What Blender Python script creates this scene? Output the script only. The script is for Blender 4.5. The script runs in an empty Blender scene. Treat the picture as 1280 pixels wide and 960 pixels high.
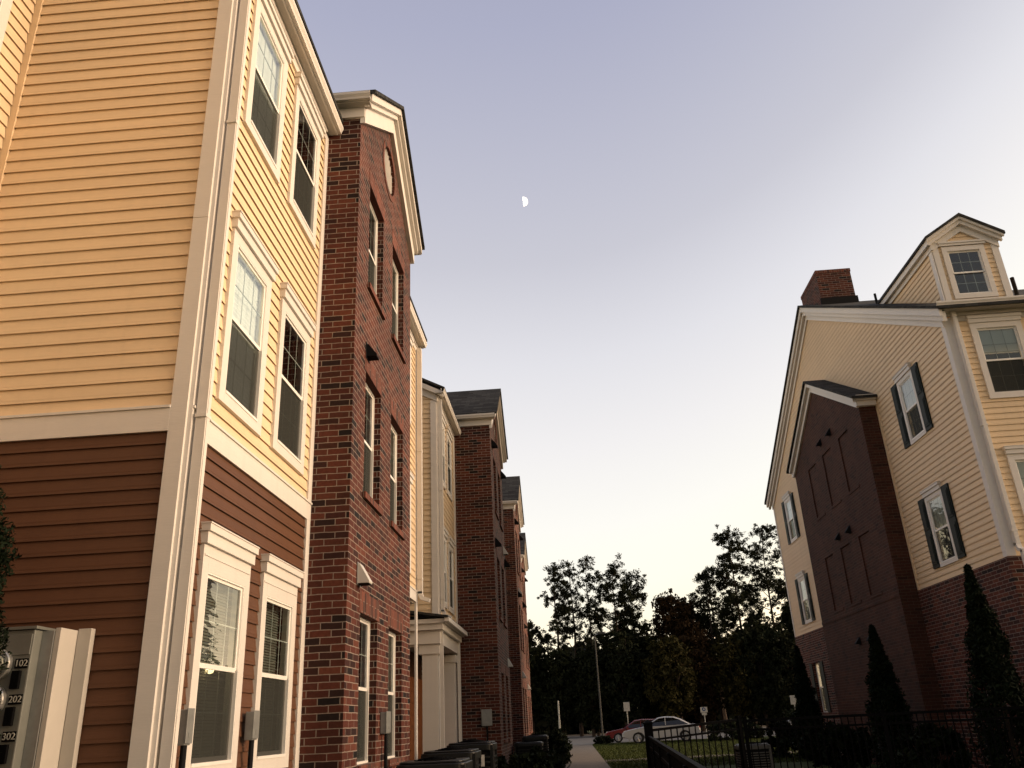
import bpy, bmesh, math, random
import numpy as np
from mathutils import Matrix, Vector

C = bpy.context.scene.collection
SC = bpy.context.scene
PI = math.pi

# ------------------------------------------------------------------ camera
H = 1.55
YAW, PITCH, ROLL, FPX = -0.0500650340, 0.391539393, -0.0498285393, 1030.66
def cam_axes():
    cy, sy = math.cos(YAW), math.sin(YAW); cp, sp = math.cos(PITCH), math.sin(PITCH)
    f = Vector((sy*cp, cy*cp, sp)); r = Vector((cy, -sy, 0)); u = r.cross(f)
    c, s = math.cos(ROLL), math.sin(ROLL)
    return r*c+u*s, -r*s+u*c, f
_r, _u, _f = cam_axes()
cam = bpy.data.cameras.new('camera')
cam.sensor_fit = 'HORIZONTAL'; cam.sensor_width = 36.0; cam.lens = FPX/1280*36
cam.clip_start = 0.05; cam.clip_end = 8000
camo = bpy.data.objects.new('camera', cam); C.objects.link(camo)
m = Matrix.Identity(4)
for i in range(3):
    m[i][0] = _r[i]; m[i][1] = _u[i]; m[i][2] = -_f[i]
m[0][3], m[1][3], m[2][3] = 0, 0, H
camo.matrix_world = m
SC.camera = camo

# ------------------------------------------------------------------ sky and sun
SUN_AZ = math.radians(100)      # from +Y towards +X
SUN_EL = math.radians(3.0)
W = bpy.data.worlds.new('World'); SC.world = W; W.use_nodes = True
nt = W.node_tree
for n in list(nt.nodes): nt.nodes.remove(n)
out = nt.nodes.new('ShaderNodeOutputWorld'); bg = nt.nodes.new('ShaderNodeBackground')
sky = nt.nodes.new('ShaderNodeTexSky'); sky.sky_type = 'NISHITA'; sky.sun_disc = False
sky.sun_elevation = SUN_EL; sky.sun_rotation = SUN_AZ
sky.altitude = 50; sky.air_density = 1.0; sky.dust_density = 2.5; sky.ozone_density = 1.2
# clear dusk: the Nishita sky gives the air its tint, a gradient over the sky's height (brighter towards the set sun at +X) gives the afterglow
tc = nt.nodes.new('ShaderNodeTexCoord'); sep = nt.nodes.new('ShaderNodeSeparateXYZ'); nt.links.new(tc.outputs['Generated'], sep.inputs[0])
def wm(op, a, b=None, c=None):
    n = nt.nodes.new('ShaderNodeMath'); n.operation = op
    for i, q in enumerate((a, b, c)):
        if q is None: continue
        if isinstance(q, (int, float)): n.inputs[i].default_value = q
        else: nt.links.new(q, n.inputs[i])
    return n.outputs[0]
xp = wm('MAXIMUM', sep.outputs['X'], 0.0); xn = wm('MINIMUM', sep.outputs['X'], 0.0)
glow = wm('ADD', wm('MULTIPLY', wm('MULTIPLY', xp, xp), 0.80), wm('MULTIPLY', wm('MULTIPLY', xn, xn), 0.08))
tt = wm('SUBTRACT', sep.outputs['Z'], glow)
uu = wm('MULTIPLY_ADD', tt, 1/1.5, 0.5/1.5)
rmp = nt.nodes.new('ShaderNodeValToRGB'); nt.links.new(uu, rmp.inputs['Fac'])
SKY = [(-.5, (5.4, 3.6, 2.1)), (-.1, (3.6, 2.6, 1.6)), (0.0, (2.4, 1.85, 1.15)), (.09, (1.22, 1.10, .82)), (.14, (1.10, 1.05, .90)), (.21, (1.02, 1.0, .94)), (.30, (.92, .90, .90)), (.40, (.79, .785, .83)), (.51, (.61, .61, .685)), (.72, (.425, .44, .58)), (1.0, (.28, .29, .40))]
el = rmp.color_ramp.elements
while len(el) > 1: el.remove(el[-1])
rmp.color_ramp.interpolation = 'LINEAR'
for i, (p_, c_) in enumerate(SKY):
    e_ = el[0] if i == 0 else el.new((p_+.5)/1.5)
    e_.position = (p_+.5)/1.5; e_.color = (*c_, 1)
nst = nt.nodes.new('ShaderNodeVectorMath'); nst.operation = 'SCALE'; nst.inputs['Scale'].default_value = 0.10; nt.links.new(sky.outputs[0], nst.inputs[0])
smx = nt.nodes.new('ShaderNodeMix'); smx.data_type = 'RGBA'; smx.inputs['Factor'].default_value = 0.02
# the eastern sky behind the camera is already dim
back = wm('MULTIPLY_ADD', wm('MAXIMUM', wm('MULTIPLY', sep.outputs['Y'], -1.0), 0.0), -0.62, 1.0)
bsc = nt.nodes.new('ShaderNodeVectorMath'); bsc.operation = 'SCALE'; nt.links.new(rmp.outputs[0], bsc.inputs[0]); nt.links.new(back, bsc.inputs['Scale'])
nt.links.new(bsc.outputs[0], smx.inputs['A']); nt.links.new(nst.outputs[0], smx.inputs['B'])
nt.links.new(smx.outputs['Result'], bg.inputs['Color'])
bg.inputs['Strength'].default_value = 1.0
nt.links.new(bg.outputs[0], out.inputs['Surface'])
sl = bpy.data.lights.new('sun', 'SUN'); sl.energy = 3.2; sl.angle = math.radians(25); sl.color = (1.0, 0.74, 0.53)
so = bpy.data.objects.new('sun', sl); C.objects.link(so)
LAZ, LEL = math.radians(95), math.radians(12)
dvec = Vector((math.sin(LAZ)*math.cos(LEL), math.cos(LAZ)*math.cos(LEL), math.sin(LEL)))
so.rotation_euler = dvec.to_track_quat('Z', 'Y').to_euler()
so.location = (40, -20, 30)
SC.view_settings.view_transform = 'Standard'; SC.view_settings.look = 'None'
SC.view_settings.gamma = 1.0; SC.view_settings.use_curve_mapping = False
SC.view_settings.exposure = 0.0
SC.cycles.max_bounces = 6; SC.cycles.transparent_max_bounces = 12
SC.cycles.sample_clamp_indirect = 8

# ------------------------------------------------------------------ materials
def mat(name, col, rough=0.7, var=0.0, vscale=3.0, spec=0.3, metal=0.0, bump=0.0, bscale=40.0, stretch=None):
    M = bpy.data.materials.new(name); M.use_nodes = True
    t = M.node_tree; b = t.nodes['Principled BSDF']
    b.inputs['Base Color'].default_value = (*col, 1); b.inputs['Roughness'].default_value = rough
    b.inputs['Specular IOR Level'].default_value = spec; b.inputs['Metallic'].default_value = metal
    if var > 0 or bump > 0:
        g = t.nodes.new('ShaderNodeNewGeometry')
        src = g.outputs['Position']
        if stretch:
            mp = t.nodes.new('ShaderNodeMapping'); mp.inputs['Scale'].default_value = stretch
            t.links.new(src, mp.inputs['Vector']); src = mp.outputs[0]
    if var > 0:
        n = t.nodes.new('ShaderNodeTexNoise'); n.inputs['Scale'].default_value = vscale; n.inputs['Detail'].default_value = 6
        n.inputs['Roughness'].default_value = 0.65
        t.links.new(src, n.inputs['Vector'])
        r = t.nodes.new('ShaderNodeValToRGB')
        r.color_ramp.elements[0].position = 0.3; r.color_ramp.elements[1].position = 0.7
        r.color_ramp.elements[0].color = (*[max(0, c*(1-var)) for c in col], 1)
        r.color_ramp.elements[1].color = (*[min(1, c*(1+var)) for c in col], 1)
        t.links.new(n.outputs['Fac'], r.inputs['Fac']); t.links.new(r.outputs[0], b.inputs['Base Color'])
    if bump > 0:
        n2 = t.nodes.new('ShaderNodeTexNoise'); n2.inputs['Scale'].default_value = bscale; n2.inputs['Detail'].default_value = 5
        t.links.new(src, n2.inputs['Vector'])
        bp = t.nodes.new('ShaderNodeBump'); bp.inputs['Strength'].default_value = bump; bp.inputs['Distance'].default_value = 0.02
        t.links.new(n2.outputs['Fac'], bp.inputs['Height']); t.links.new(bp.outputs[0], b.inputs['Normal'])
    return M

def brick_mat(name, cols, mortar, bw=0.254, bh=0.08, soldier=False, rough=0.85):
    """courses run along whichever wall direction the face has"""
    M = bpy.data.materials.new(name); M.use_nodes = True
    t = M.node_tree; b = t.nodes['Principled BSDF']; L = t.links
    g = t.nodes.new('ShaderNodeNewGeometry')
    sp = t.nodes.new('ShaderNodeSeparateXYZ'); L.new(g.outputs['Position'], sp.inputs[0])
    sn = t.nodes.new('ShaderNodeSeparateXYZ'); L.new(g.outputs['True Normal'], sn.inputs[0])
    ab = t.nodes.new('ShaderNodeMath'); ab.operation = 'ABSOLUTE'; L.new(sn.outputs['X'], ab.inputs[0])
    gt = t.nodes.new('ShaderNodeMath'); gt.operation = 'GREATER_THAN'; gt.inputs[1].default_value = 0.5; L.new(ab.outputs[0], gt.inputs[0])
    mx = t.nodes.new('ShaderNodeMix'); mx.data_type = 'FLOAT'
    L.new(gt.outputs[0], mx.inputs['Factor']); L.new(sp.outputs['X'], mx.inputs['A']); L.new(sp.outputs['Y'], mx.inputs['B'])
    cb = t.nodes.new('ShaderNodeCombineXYZ')
    if soldier:
        L.new(sp.outputs['Z'], cb.inputs['X']); L.new(mx.outputs['Result'], cb.inputs['Y'])
    else:
        L.new(mx.outputs['Result'], cb.inputs['X']); L.new(sp.outputs['Z'], cb.inputs['Y'])
    # hand-laid wobble
    nz = t.nodes.new('ShaderNodeTexNoise'); nz.inputs['Scale'].default_value = 7.0; L.new(g.outputs['Position'], nz.inputs['Vector'])
    vs = t.nodes.new('ShaderNodeVectorMath'); vs.operation = 'SUBTRACT'; L.new(nz.outputs['Color'], vs.inputs[0]); vs.inputs[1].default_value = (.5, .5, .5)
    vm = t.nodes.new('ShaderNodeVectorMath'); vm.operation = 'SCALE'; vm.inputs['Scale'].default_value = 0.012; L.new(vs.outputs[0], vm.inputs[0])
    va = t.nodes.new('ShaderNodeVectorMath'); va.operation = 'ADD'; L.new(cb.outputs[0], va.inputs[0]); L.new(vm.outputs[0], va.inputs[1])
    br = t.nodes.new('ShaderNodeTexBrick'); L.new(va.outputs[0], br.inputs['Vector'])
    br.inputs['Scale'].default_value = 1.0; br.inputs['Brick Width'].default_value = bw; br.inputs['Row Height'].default_value = bh
    br.inputs['Mortar Size'].default_value = 0.0055; br.inputs['Mortar Smooth'].default_value = 0.15; br.inputs['Bias'].default_value = 0.0
    br.inputs['Color1'].default_value = (0, 0, 0, 1); br.inputs['Color2'].default_value = (1, 1, 1, 1); br.inputs['Mortar'].default_value = (0.5, 0.5, 0.5, 1)
    rp = t.nodes.new('ShaderNodeValToRGB'); rp.color_ramp.interpolation = 'LINEAR'
    els = rp.color_ramp.elements
    n = len(cols)
    els[0].position = 0.0; els[0].color = (*cols[0], 1); els[1].position = 1.0; els[1].color = (*cols[-1], 1)
    for i in range(1, n-1):
        e = els.new(i/(n-1)); e.color = (*cols[i], 1)
    L.new(br.outputs['Color'], rp.inputs['Fac'])
    # weathering inside each brick
    n2 = t.nodes.new('ShaderNodeTexNoise'); n2.inputs['Scale'].default_value = 30; n2.inputs['Detail'].default_value = 6; L.new(g.outputs['Position'], n2.inputs['Vector'])
    n3 = t.nodes.new('ShaderNodeTexNoise'); n3.inputs['Scale'].default_value = 0.8; n3.inputs['Detail'].default_value = 4; L.new(g.outputs['Position'], n3.inputs['Vector'])
    ml = t.nodes.new('ShaderNodeMath'); ml.operation = 'MULTIPLY_ADD'; ml.inputs[1].default_value = 0.7; ml.inputs[2].default_value = 0.62; L.new(n2.outputs['Fac'], ml.inputs[0])
    ml3 = t.nodes.new('ShaderNodeMath'); ml3.operation = 'MULTIPLY_ADD'; ml3.inputs[1].default_value = 0.9; ml3.inputs[2].default_value = 0.55; L.new(n3.outputs['Fac'], ml3.inputs[0])
    mm = t.nodes.new('ShaderNodeMath'); mm.operation = 'MULTIPLY'; L.new(ml.outputs[0], mm.inputs[0]); L.new(ml3.outputs[0], mm.inputs[1])
    mixm = t.nodes.new('ShaderNodeMix'); mixm.data_type = 'RGBA'
    L.new(br.outputs['Fac'], mixm.inputs['Factor']); L.new(rp.outputs[0], mixm.inputs['A']); mixm.inputs['B'].default_value = (*mortar, 1)
    sc = t.nodes.new('ShaderNodeVectorMath'); sc.operation = 'SCALE'; L.new(mixm.outputs['Result'], sc.inputs[0]); L.new(mm.outputs[0], sc.inputs['Scale'])
    L.new(sc.outputs[0], b.inputs['Base Color'])
    b.inputs['Roughness'].default_value = rough; b.inputs['Specular IOR Level'].default_value = 0.2
    hh = t.nodes.new('ShaderNodeMath'); hh.operation = 'MULTIPLY_ADD'; hh.inputs[1].default_value = -1.0; L.new(br.outputs['Fac'], hh.inputs[0])
    hs = t.nodes.new('ShaderNodeMath'); hs.operation = 'MULTIPLY'; hs.inputs[1].default_value = 0.35; L.new(n2.outputs['Fac'], hs.inputs[0]); L.new(hs.outputs[0], hh.inputs[2])
    bp = t.nodes.new('ShaderNodeBump'); bp.inputs['Strength'].default_value = 0.6; bp.inputs['Distance'].default_value = 0.008
    L.new(hh.outputs[0], bp.inputs['Height']); L.new(bp.outputs[0], b.inputs['Normal'])
    return M

def glass_mat(name, tint=(0.80, 0.86, 0.84), ior=1.85):
    M = bpy.data.materials.new(name); M.use_nodes = True
    t = M.node_tree; L = t.links
    for n in list(t.nodes): t.nodes.remove(n)
    o = t.nodes.new('ShaderNodeOutputMaterial'); tr = t.nodes.new('ShaderNodeBsdfTransparent'); tr.inputs[0].default_value = (*tint, 1)
    gl = t.nodes.new('ShaderNodeBsdfGlossy'); gl.inputs['Roughness'].default_value = 0.0; gl.inputs['Color'].default_value = (.93, .96, 1, 1)
    # old float glass is never quite flat
    g = t.nodes.new('ShaderNodeNewGeometry'); nz = t.nodes.new('ShaderNodeTexNoise'); nz.inputs['Scale'].default_value = 3.2; nz.inputs['Detail'].default_value = 1
    mp = t.nodes.new('ShaderNodeMapping'); mp.inputs['Scale'].default_value = (1, 1, 4.5)
    L.new(g.outputs['Position'], mp.inputs[0]); L.new(mp.outputs[0], nz.inputs['Vector'])
    bp = t.nodes.new('ShaderNodeBump'); bp.inputs['Strength'].default_value = 0.06; bp.inputs['Distance'].default_value = 0.03
    L.new(nz.outputs['Fac'], bp.inputs['Height']); L.new(bp.outputs[0], gl.inputs['Normal'])
    fr = t.nodes.new('ShaderNodeFresnel'); fr.inputs['IOR'].default_value = ior
    mx = t.nodes.new('ShaderNodeMixShader'); L.new(fr.outputs[0], mx.inputs[0]); L.new(tr.outputs[0], mx.inputs[1]); L.new(gl.outputs[0], mx.inputs[2])
    L.new(mx.outputs[0], o.inputs['Surface'])
    return M

def screen_mat(name, col, alpha):
    M = bpy.data.materials.new(name); M.use_nodes = True
    t = M.node_tree; L = t.links
    for n in list(t.nodes): t.nodes.remove(n)
    o = t.nodes.new('ShaderNodeOutputMaterial'); tr = t.nodes.new('ShaderNodeBsdfTransparent')
    d = t.nodes.new('ShaderNodeBsdfDiffuse'); d.inputs['Color'].default_value = (*col, 1)
    mx = t.nodes.new('ShaderNodeMixShader'); mx.inputs[0].default_value = alpha
    L.new(tr.outputs[0], mx.inputs[1]); L.new(d.outputs[0], mx.inputs[2]); L.new(mx.outputs[0], o.inputs['Surface'])
    return M

def emit_mat(name, col, s):
    M = bpy.data.materials.new(name); M.use_nodes = True
    b = M.node_tree.nodes['Principled BSDF']
    b.inputs['Base Color'].default_value = (*col, 1); b.inputs['Emission Color'].default_value = (*col, 1); b.inputs['Emission Strength'].default_value = s
    return M

def shingle_mat(name, col):
    M = brick_mat(name, [tuple(c*f for c in col) for f in (.55, .8, 1.0, 1.25, 1.5)], tuple(c*.35 for c in col), bw=0.3, bh=0.10, rough=0.95)
    return M

def siding_mat(name, col, rough=0.62, tone=0.10, dirt=0.16):
    """painted boards: each board a little different, rain streaks, grime"""
    M = mat(name, col, rough, spec=0.3); t = M.node_tree; L = t.links; b = t.nodes['Principled BSDF']
    g = t.nodes.new('ShaderNodeNewGeometry')
    def noise(scale, detail, sc, dist=0.0):
        mp = t.nodes.new('ShaderNodeMapping'); mp.inputs['Scale'].default_value = sc; L.new(g.outputs['Position'], mp.inputs[0])
        n = t.nodes.new('ShaderNodeTexNoise'); n.inputs['Scale'].default_value = scale; n.inputs['Detail'].default_value = detail; L.new(mp.outputs[0], n.inputs['Vector']); return n.outputs['Fac']
    def ma(op, a, b_, c=None):
        n = t.nodes.new('ShaderNodeMath'); n.operation = op
        for i, q in enumerate((a, b_, c)):
            if q is None: continue
            if isinstance(q, (int, float)): n.inputs[i].default_value = q
            else: L.new(q, n.inputs[i])
        return n.outputs[0]
    board = noise(1.0, 2, (.12, .12, 7.1)); streak = noise(1.0, 5, (9, 9, .35)); cloud = noise(.9, 6, (1, 1, 1)); fine = noise(22, 6, (1, 1, 3))
    k = ma('ADD', ma('MULTIPLY', ma('SUBTRACT', board, .5), tone*2.2), 1.0)
    k = ma('SUBTRACT', k, ma('MULTIPLY', ma('MAXIMUM', ma('SUBTRACT', streak, .52), 0.0), dirt*1.6))
    k = ma('ADD', k, ma('MULTIPLY', ma('SUBTRACT', cloud, .5), dirt*.7)); k = ma('ADD', k, ma('MULTIPLY', ma('SUBTRACT', fine, .5), dirt*.5))
    sc = t.nodes.new('ShaderNodeVectorMath'); sc.operation = 'SCALE'; sc.inputs[0].default_value = col; L.new(k, sc.inputs['Scale']); L.new(sc.outputs[0], b.inputs['Base Color'])
    bp = t.nodes.new('ShaderNodeBump'); bp.inputs['Strength'].default_value = 0.12; bp.inputs['Distance'].default_value = 0.01; L.new(noise(14, 6, (1, 1, 6)), bp.inputs['Height']); L.new(bp.outputs[0], b.inputs['Normal'])
    return M
MT = {}
MT['yellow'] = siding_mat('yellow_siding_paint', (0.71, 0.542, 0.345))
MT['brown'] = siding_mat('brown_siding_paint', (0.105, 0.046, 0.023), tone=.16, dirt=.25)
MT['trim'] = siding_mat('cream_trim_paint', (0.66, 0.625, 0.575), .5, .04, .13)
MT['trim_dim'] = mat('dimmed_trim_paint', (0.46, 0.43, 0.38), 0.5, 0.06, 2.0, 0.4)  # cream trim darkened; on soffits their shade is put into the colour
MT['vinyl'] = mat('white_window_vinyl', (0.80, 0.78, 0.73), 0.4, 0.03, 4.0, 0.5)
MT['brick'] = brick_mat('dark_red_brick', [(0.009, 0.008, 0.008), (0.042, 0.015, 0.011), (0.078, 0.023, 0.015), (0.066, 0.020, 0.014), (0.10, 0.030, 0.019), (0.085, 0.024, 0.016), (0.125, 0.040, 0.024), (0.053, 0.017, 0.013), (0.022, 0.011, 0.010)], (0.255, 0.205, 0.17))
MT['soldier'] = brick_mat('upright_red_brick', [(0.03, 0.017, 0.015), (0.12, 0.038, 0.026), (0.17, 0.052, 0.032), (0.10, 0.034, 0.024)], (0.20, 0.15, 0.12), bw=0.254, bh=0.08, soldier=True)
MT['brick_plum'] = brick_mat('plum_red_brick', [(0.035, 0.016, 0.011), (0.064, 0.025, 0.016), (0.055, 0.021, 0.014), (0.076, 0.029, 0.018)], (0.088, 0.058, 0.040))
MT['shingle'] = shingle_mat('charcoal_roof_shingles', (0.035, 0.035, 0.033))
MT['glass'] = glass_mat('window_glass')
MT['screen'] = screen_mat('insect_screen_mesh', (0.040, 0.042, 0.038), 0.80)
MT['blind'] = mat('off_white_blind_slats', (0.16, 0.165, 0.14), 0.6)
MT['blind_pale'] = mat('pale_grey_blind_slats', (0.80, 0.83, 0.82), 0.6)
MT['grille'] = mat('grille_bar_white', (0.45, 0.47, 0.45), 0.5)
MT['shutter'] = mat('dark_green_shutter_paint', (0.011, 0.017, 0.016), 0.55, 0.15, 5, 0.15)
MT['metal_grey'] = mat('galvanised_grey_metal', (0.30, 0.31, 0.30), 0.45, 0.12, 9, 0.5, 0.5)
MT['meter_grey'] = mat('painted_grey_meter_cabinet', (0.13, 0.135, 0.12), 0.5, 0.12, 6, 0.4, 0.0)
MT['black'] = mat('black_painted_metal', (0.003, 0.003, 0.0035), 0.7, 0.0, 1, 0.04)
MT['grey_dark'] = mat('dark_grey_pole_paint', (0.035, 0.035, 0.033), 0.5)
MT['black_matt'] = mat('matt_black_plastic', (0.008, 0.008, 0.009), 0.8, spec=0.15)
MT['white_plastic'] = mat('white_fixture_plastic', (0.60, 0.58, 0.53), 0.4)
MT['door'] = mat('rust_orange_door_paint', (0.36, 0.12, 0.035), 0.5, 0.1, 3, 0.4)
MT['concrete'] = mat('sidewalk_concrete', (0.15, 0.13, 0.105), 0.9, 0.16, 1.4, 0.2, bump=0.15, bscale=20)
MT['asphalt'] = mat('parking_lot_asphalt', (0.15, 0.145, 0.135), 0.92, 0.14, 0.5, 0.2, bump=0.2, bscale=30)
MT['kerb'] = mat('kerb_concrete', (0.2, 0.18, 0.155), 0.9, 0.12, 1.0)
MT['soil'] = mat('lawn_ground', (0.035, 0.046, 0.012), 0.95, 0.35, 1.2, 0.1, bump=0.5, bscale=25)
MT['lawn'] = mat('lawn_grass_blades', (0.040, 0.055, 0.010), 0.8, 0.35, 0.7, 0.2)
MT['mulch'] = mat('dark_bed_mulch', (0.022, 0.016, 0.011), 0.95, 0.4, 6)
MT['glassblack'] = mat('dark_car_glass', (0.01, 0.012, 0.014), 0.05, spec=0.7)
MT['tyre'] = mat('black_tyre_rubber', (0.012, 0.012, 0.012), 0.85)
MT['rim'] = mat('silver_wheel_rim', (0.35, 0.35, 0.36), 0.35, metal=0.8)
MT['bark'] = mat('pine_bark', (0.045, 0.032, 0.024), 0.95, 0.4, 3)
def leaf_mat(name, col, var=0.4, vs=0.6):
    return mat(name, col, 0.85, var, vs, 0.1)
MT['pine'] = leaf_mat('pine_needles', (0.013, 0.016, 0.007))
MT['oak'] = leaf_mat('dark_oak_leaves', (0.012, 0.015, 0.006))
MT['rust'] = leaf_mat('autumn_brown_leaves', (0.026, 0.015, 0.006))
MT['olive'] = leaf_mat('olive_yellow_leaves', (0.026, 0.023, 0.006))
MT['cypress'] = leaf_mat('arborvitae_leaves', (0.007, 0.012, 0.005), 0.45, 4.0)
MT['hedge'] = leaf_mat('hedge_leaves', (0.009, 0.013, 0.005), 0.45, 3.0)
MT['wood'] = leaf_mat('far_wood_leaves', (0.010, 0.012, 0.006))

# ------------------------------------------------------------------ mesh helpers
class MB:
    """collects geometry; T maps local wall coordinates (x along, y inward, z up) to the world"""
    def __init__(s, T=None):
        s.v = []; s.f = []; s.T = T; s.pieces = []
    def add(s, verts, faces):
        b = len(s.v)
        if s.T is not None: verts = [tuple(s.T @ Vector(p)) for p in verts]
        f0 = len(s.f); s.v += [tuple(p) for p in verts]; s.f += [tuple(b+i for i in f) for f in faces]; s.pieces.append((b, len(s.v), f0, len(s.f)))
    def box(s, x0, x1, y0, y1, z0, z1):
        if x0 > x1: x0, x1 = x1, x0
        if y0 > y1: y0, y1 = y1, y0
        if z0 > z1: z0, z1 = z1, z0
        s.add([(x0,y0,z0),(x1,y0,z0),(x1,y1,z0),(x0,y1,z0),(x0,y0,z1),(x1,y0,z1),(x1,y1,z1),(x0,y1,z1)],
              [(0,3,2,1),(4,5,6,7),(0,1,5,4),(1,2,6,5),(2,3,7,6),(3,0,4,7)])
        return s
    def quad(s, a, b, c, d): s.add([a,b,c,d], [(0,1,2,3)]); return s
    def prism(s, poly, y0, y1):
        """poly in (x,z), extruded along y"""
        n = len(poly)
        s.add([(x,y0,z) for x,z in poly]+[(x,y1,z) for x,z in poly],
              [tuple(range(n)), tuple(range(2*n-1,n-1,-1))]+[(i,i+n,(i+1)%n+n,(i+1)%n) for i in range(n)])
        return s
    def prism_x(s, poly, x0, x1):
        """poly in (y,z), extruded along x"""
        n = len(poly)
        s.add([(x0,y,z) for y,z in poly]+[(x1,y,z) for y,z in poly],
              [tuple(range(n)), tuple(range(2*n-1,n-1,-1))]+[(i,i+n,(i+1)%n+n,(i+1)%n) for i in range(n)])
        return s
    def tube(s, pts, rads, seg=8, caps=True):
        pts = [Vector(p) for p in pts]
        if not hasattr(rads, '__len__'): rads = [rads]*len(pts)
        vs = []; fs = []
        for i, p in enumerate(pts):
            d = (pts[min(i+1,len(pts)-1)]-pts[max(i-1,0)]).normalized()
            a = Vector((0,0,1)) if abs(d.z) < .9 else Vector((1,0,0))
            u = d.cross(a).normalized(); w = d.cross(u)
            for k in range(seg):
                t = 2*PI*k/seg; vs.append(p+(u*math.cos(t)+w*math.sin(t))*rads[i])
        for i in range(len(pts)-1):
            for k in range(seg):
                fs.append((i*seg+k, i*seg+(k+1)%seg, (i+1)*seg+(k+1)%seg, (i+1)*seg+k))
        if caps:
            fs.append(tuple(range(seg-1,-1,-1))); fs.append(tuple((len(pts)-1)*seg+k for k in range(seg)))
        s.add(vs, fs); return s
    def lathe(s, prof, cx, cy, seg=24, axis='z'):
        """prof list of (r, h)"""
        vs = []; fs = []; n = len(prof)
        for r, h in prof:
            for k in range(seg):
                t = 2*PI*k/seg
                if axis == 'z': vs.append((cx+r*math.cos(t), cy+r*math.sin(t), h))
                else: vs.append((cx+r*math.cos(t), h, cy+r*math.sin(t)))
        for i in range(n-1):
            for k in range(seg):
                fs.append((i*seg+k, i*seg+(k+1)%seg, (i+1)*seg+(k+1)%seg, (i+1)*seg+k))
        fs.append(tuple(range(seg-1,-1,-1))); fs.append(tuple((n-1)*seg+k for k in range(seg)))
        s.add(vs, fs); return s
    def mesh(s, name, m, smooth=False):
        me = bpy.data.meshes.new(name); me.from_pydata(s.v, [], s.f); me.update()
        if smooth:
            for p in me.polygons: p.use_smooth = True
        me.materials.append(MT[m] if isinstance(m, str) else m)
        return me
    def build_each(s, name, m, parent=None, **kw):
        """one object per added piece"""
        r = []
        for v0, v1, f0, f1 in s.pieces:
            q = MB(); q.v = s.v[v0:v1]; q.f = [tuple(i-v0 for i in t) for t in s.f[f0:f1]]; r.append(q.build(name, m, parent, **kw))
        return r
    def build(s, name, m, parent=None, smooth=False, bevel=0):
        if not s.v: return None
        me = s.mesh(name, m, smooth)
        bm = bmesh.new(); bm.from_mesh(me); bmesh.ops.recalc_face_normals(bm, faces=bm.faces); bm.to_mesh(me); bm.free()
        o = bpy.data.objects.new(name, me); C.objects.link(o)
        if parent is not None:
            o.parent = parent
            if parent.type == 'EMPTY' and parent.get('world_parts'): o.location = -parent.location
        if bevel:
            b = o.modifiers.new('bevel', 'BEVEL'); b.width = bevel; b.segments = 2; b.limit_method = 'ANGLE'
        return o

def tag(o, label, cat, group=None, kind=None):
    if label: o['label'] = label
    if cat: o['category'] = cat
    if group: o['group'] = group
    if kind: o['kind'] = kind
    return o
def house(name, base, label, cat, group=None):
    """an Empty whose parts are modelled in world coordinates"""
    o = bpy.data.objects.new(name, None); C.objects.link(o); o.location = base; o['world_parts'] = 1
    return tag(o, label, cat, group)
def thing(name, loc, label, cat, group=None, rz=0):
    o = bpy.data.objects.new(name, None); C.objects.link(o); o.location = loc; o.rotation_euler = (0,0,rz)
    return tag(o, label, cat, group)
def kids(o): return [c for c in bpy.data.objects if c.parent == o]
def copy_tree(o, parent=None):
    c = o.copy(); C.objects.link(c)
    if parent is not None: c.parent = parent
    for ch in list(o.children): copy_tree(ch, c)
    return c
def WT(ox, oy, ang):
    """wall frame: x runs along the wall (to the right seen from outside), -y points out of the wall"""
    return Matrix.Translation((ox, oy, 0)) @ Matrix.Rotation(math.radians(ang), 4, 'Z')

# ------------------------------------------------------------------ wall builders
def clap(mb, x0, x1, z0, z1, exp, holes=(), xl=None, xr=None, lip=0.018, seed=0):
    """lap siding: every board a sloping strip with a lip below; holes = (x0,x1,z0,z1)"""
    rnd = random.Random(seed)
    z = z0
    def yof(zz, zb): return -(0.003 + lip*(1-(zz-zb)/exp))
    while z < z1-1e-4:
        zt = min(z+exp, z1)
        cuts = sorted({z, zt, *[c for h in holes for c in (h[2], h[3]) if z < c < zt]})
        for a, b in zip(cuts[:-1], cuts[1:]):
            mid = (a+b)/2
            la, lb = (xl(a) if xl else x0), (xl(b) if xl else x0)
            ra, rb = (xr(a) if xr else x1), (xr(b) if xr else x1)
            segs = [(min(la, lb), max(ra, rb))]
            for h in holes:
                if h[2] < mid < h[3]:
                    ns = []
                    for p, q in segs:
                        if h[1] <= p or h[0] >= q: ns.append((p, q)); continue
                        if h[0] > p: ns.append((p, h[0]))
                        if h[1] < q: ns.append((h[1], q))
                    segs = ns
            for p, q in segs:
                pa, pb = max(p, la), max(p, lb); qa, qb = min(q, ra), min(q, rb)
                if qa-pa < .004 and qb-pb < .004: continue
                qa = max(qa, pa); qb = max(qb, pb)
                ya, yb = yof(a, z), yof(b, z)
                mb.quad((pa, ya, a), (qa, ya, a), (qb, yb, b), (pb, yb, b))
                if a == z:
                    mb.quad((pa, ya, a), (pa, ya+.003, a), (qa, ya+.003, a), (qa, ya, a)); mb.quad((pa, ya+.003, a), (pa, ya+.003, a+.034), (qa, ya+.003, a+.034), (qa, ya+.003, a))
                    mb.quad((pa, ya+.003, a+.034), (pa, .004, a+.034), (qa, .004, a+.034), (qa, ya+.003, a+.034))
                if b == zt: mb.quad((pb, yb, b), (qb, yb, b), (qb, yb+.002, b+.033), (pb, yb+.002, b+.033))
        z += exp
    return mb

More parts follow.
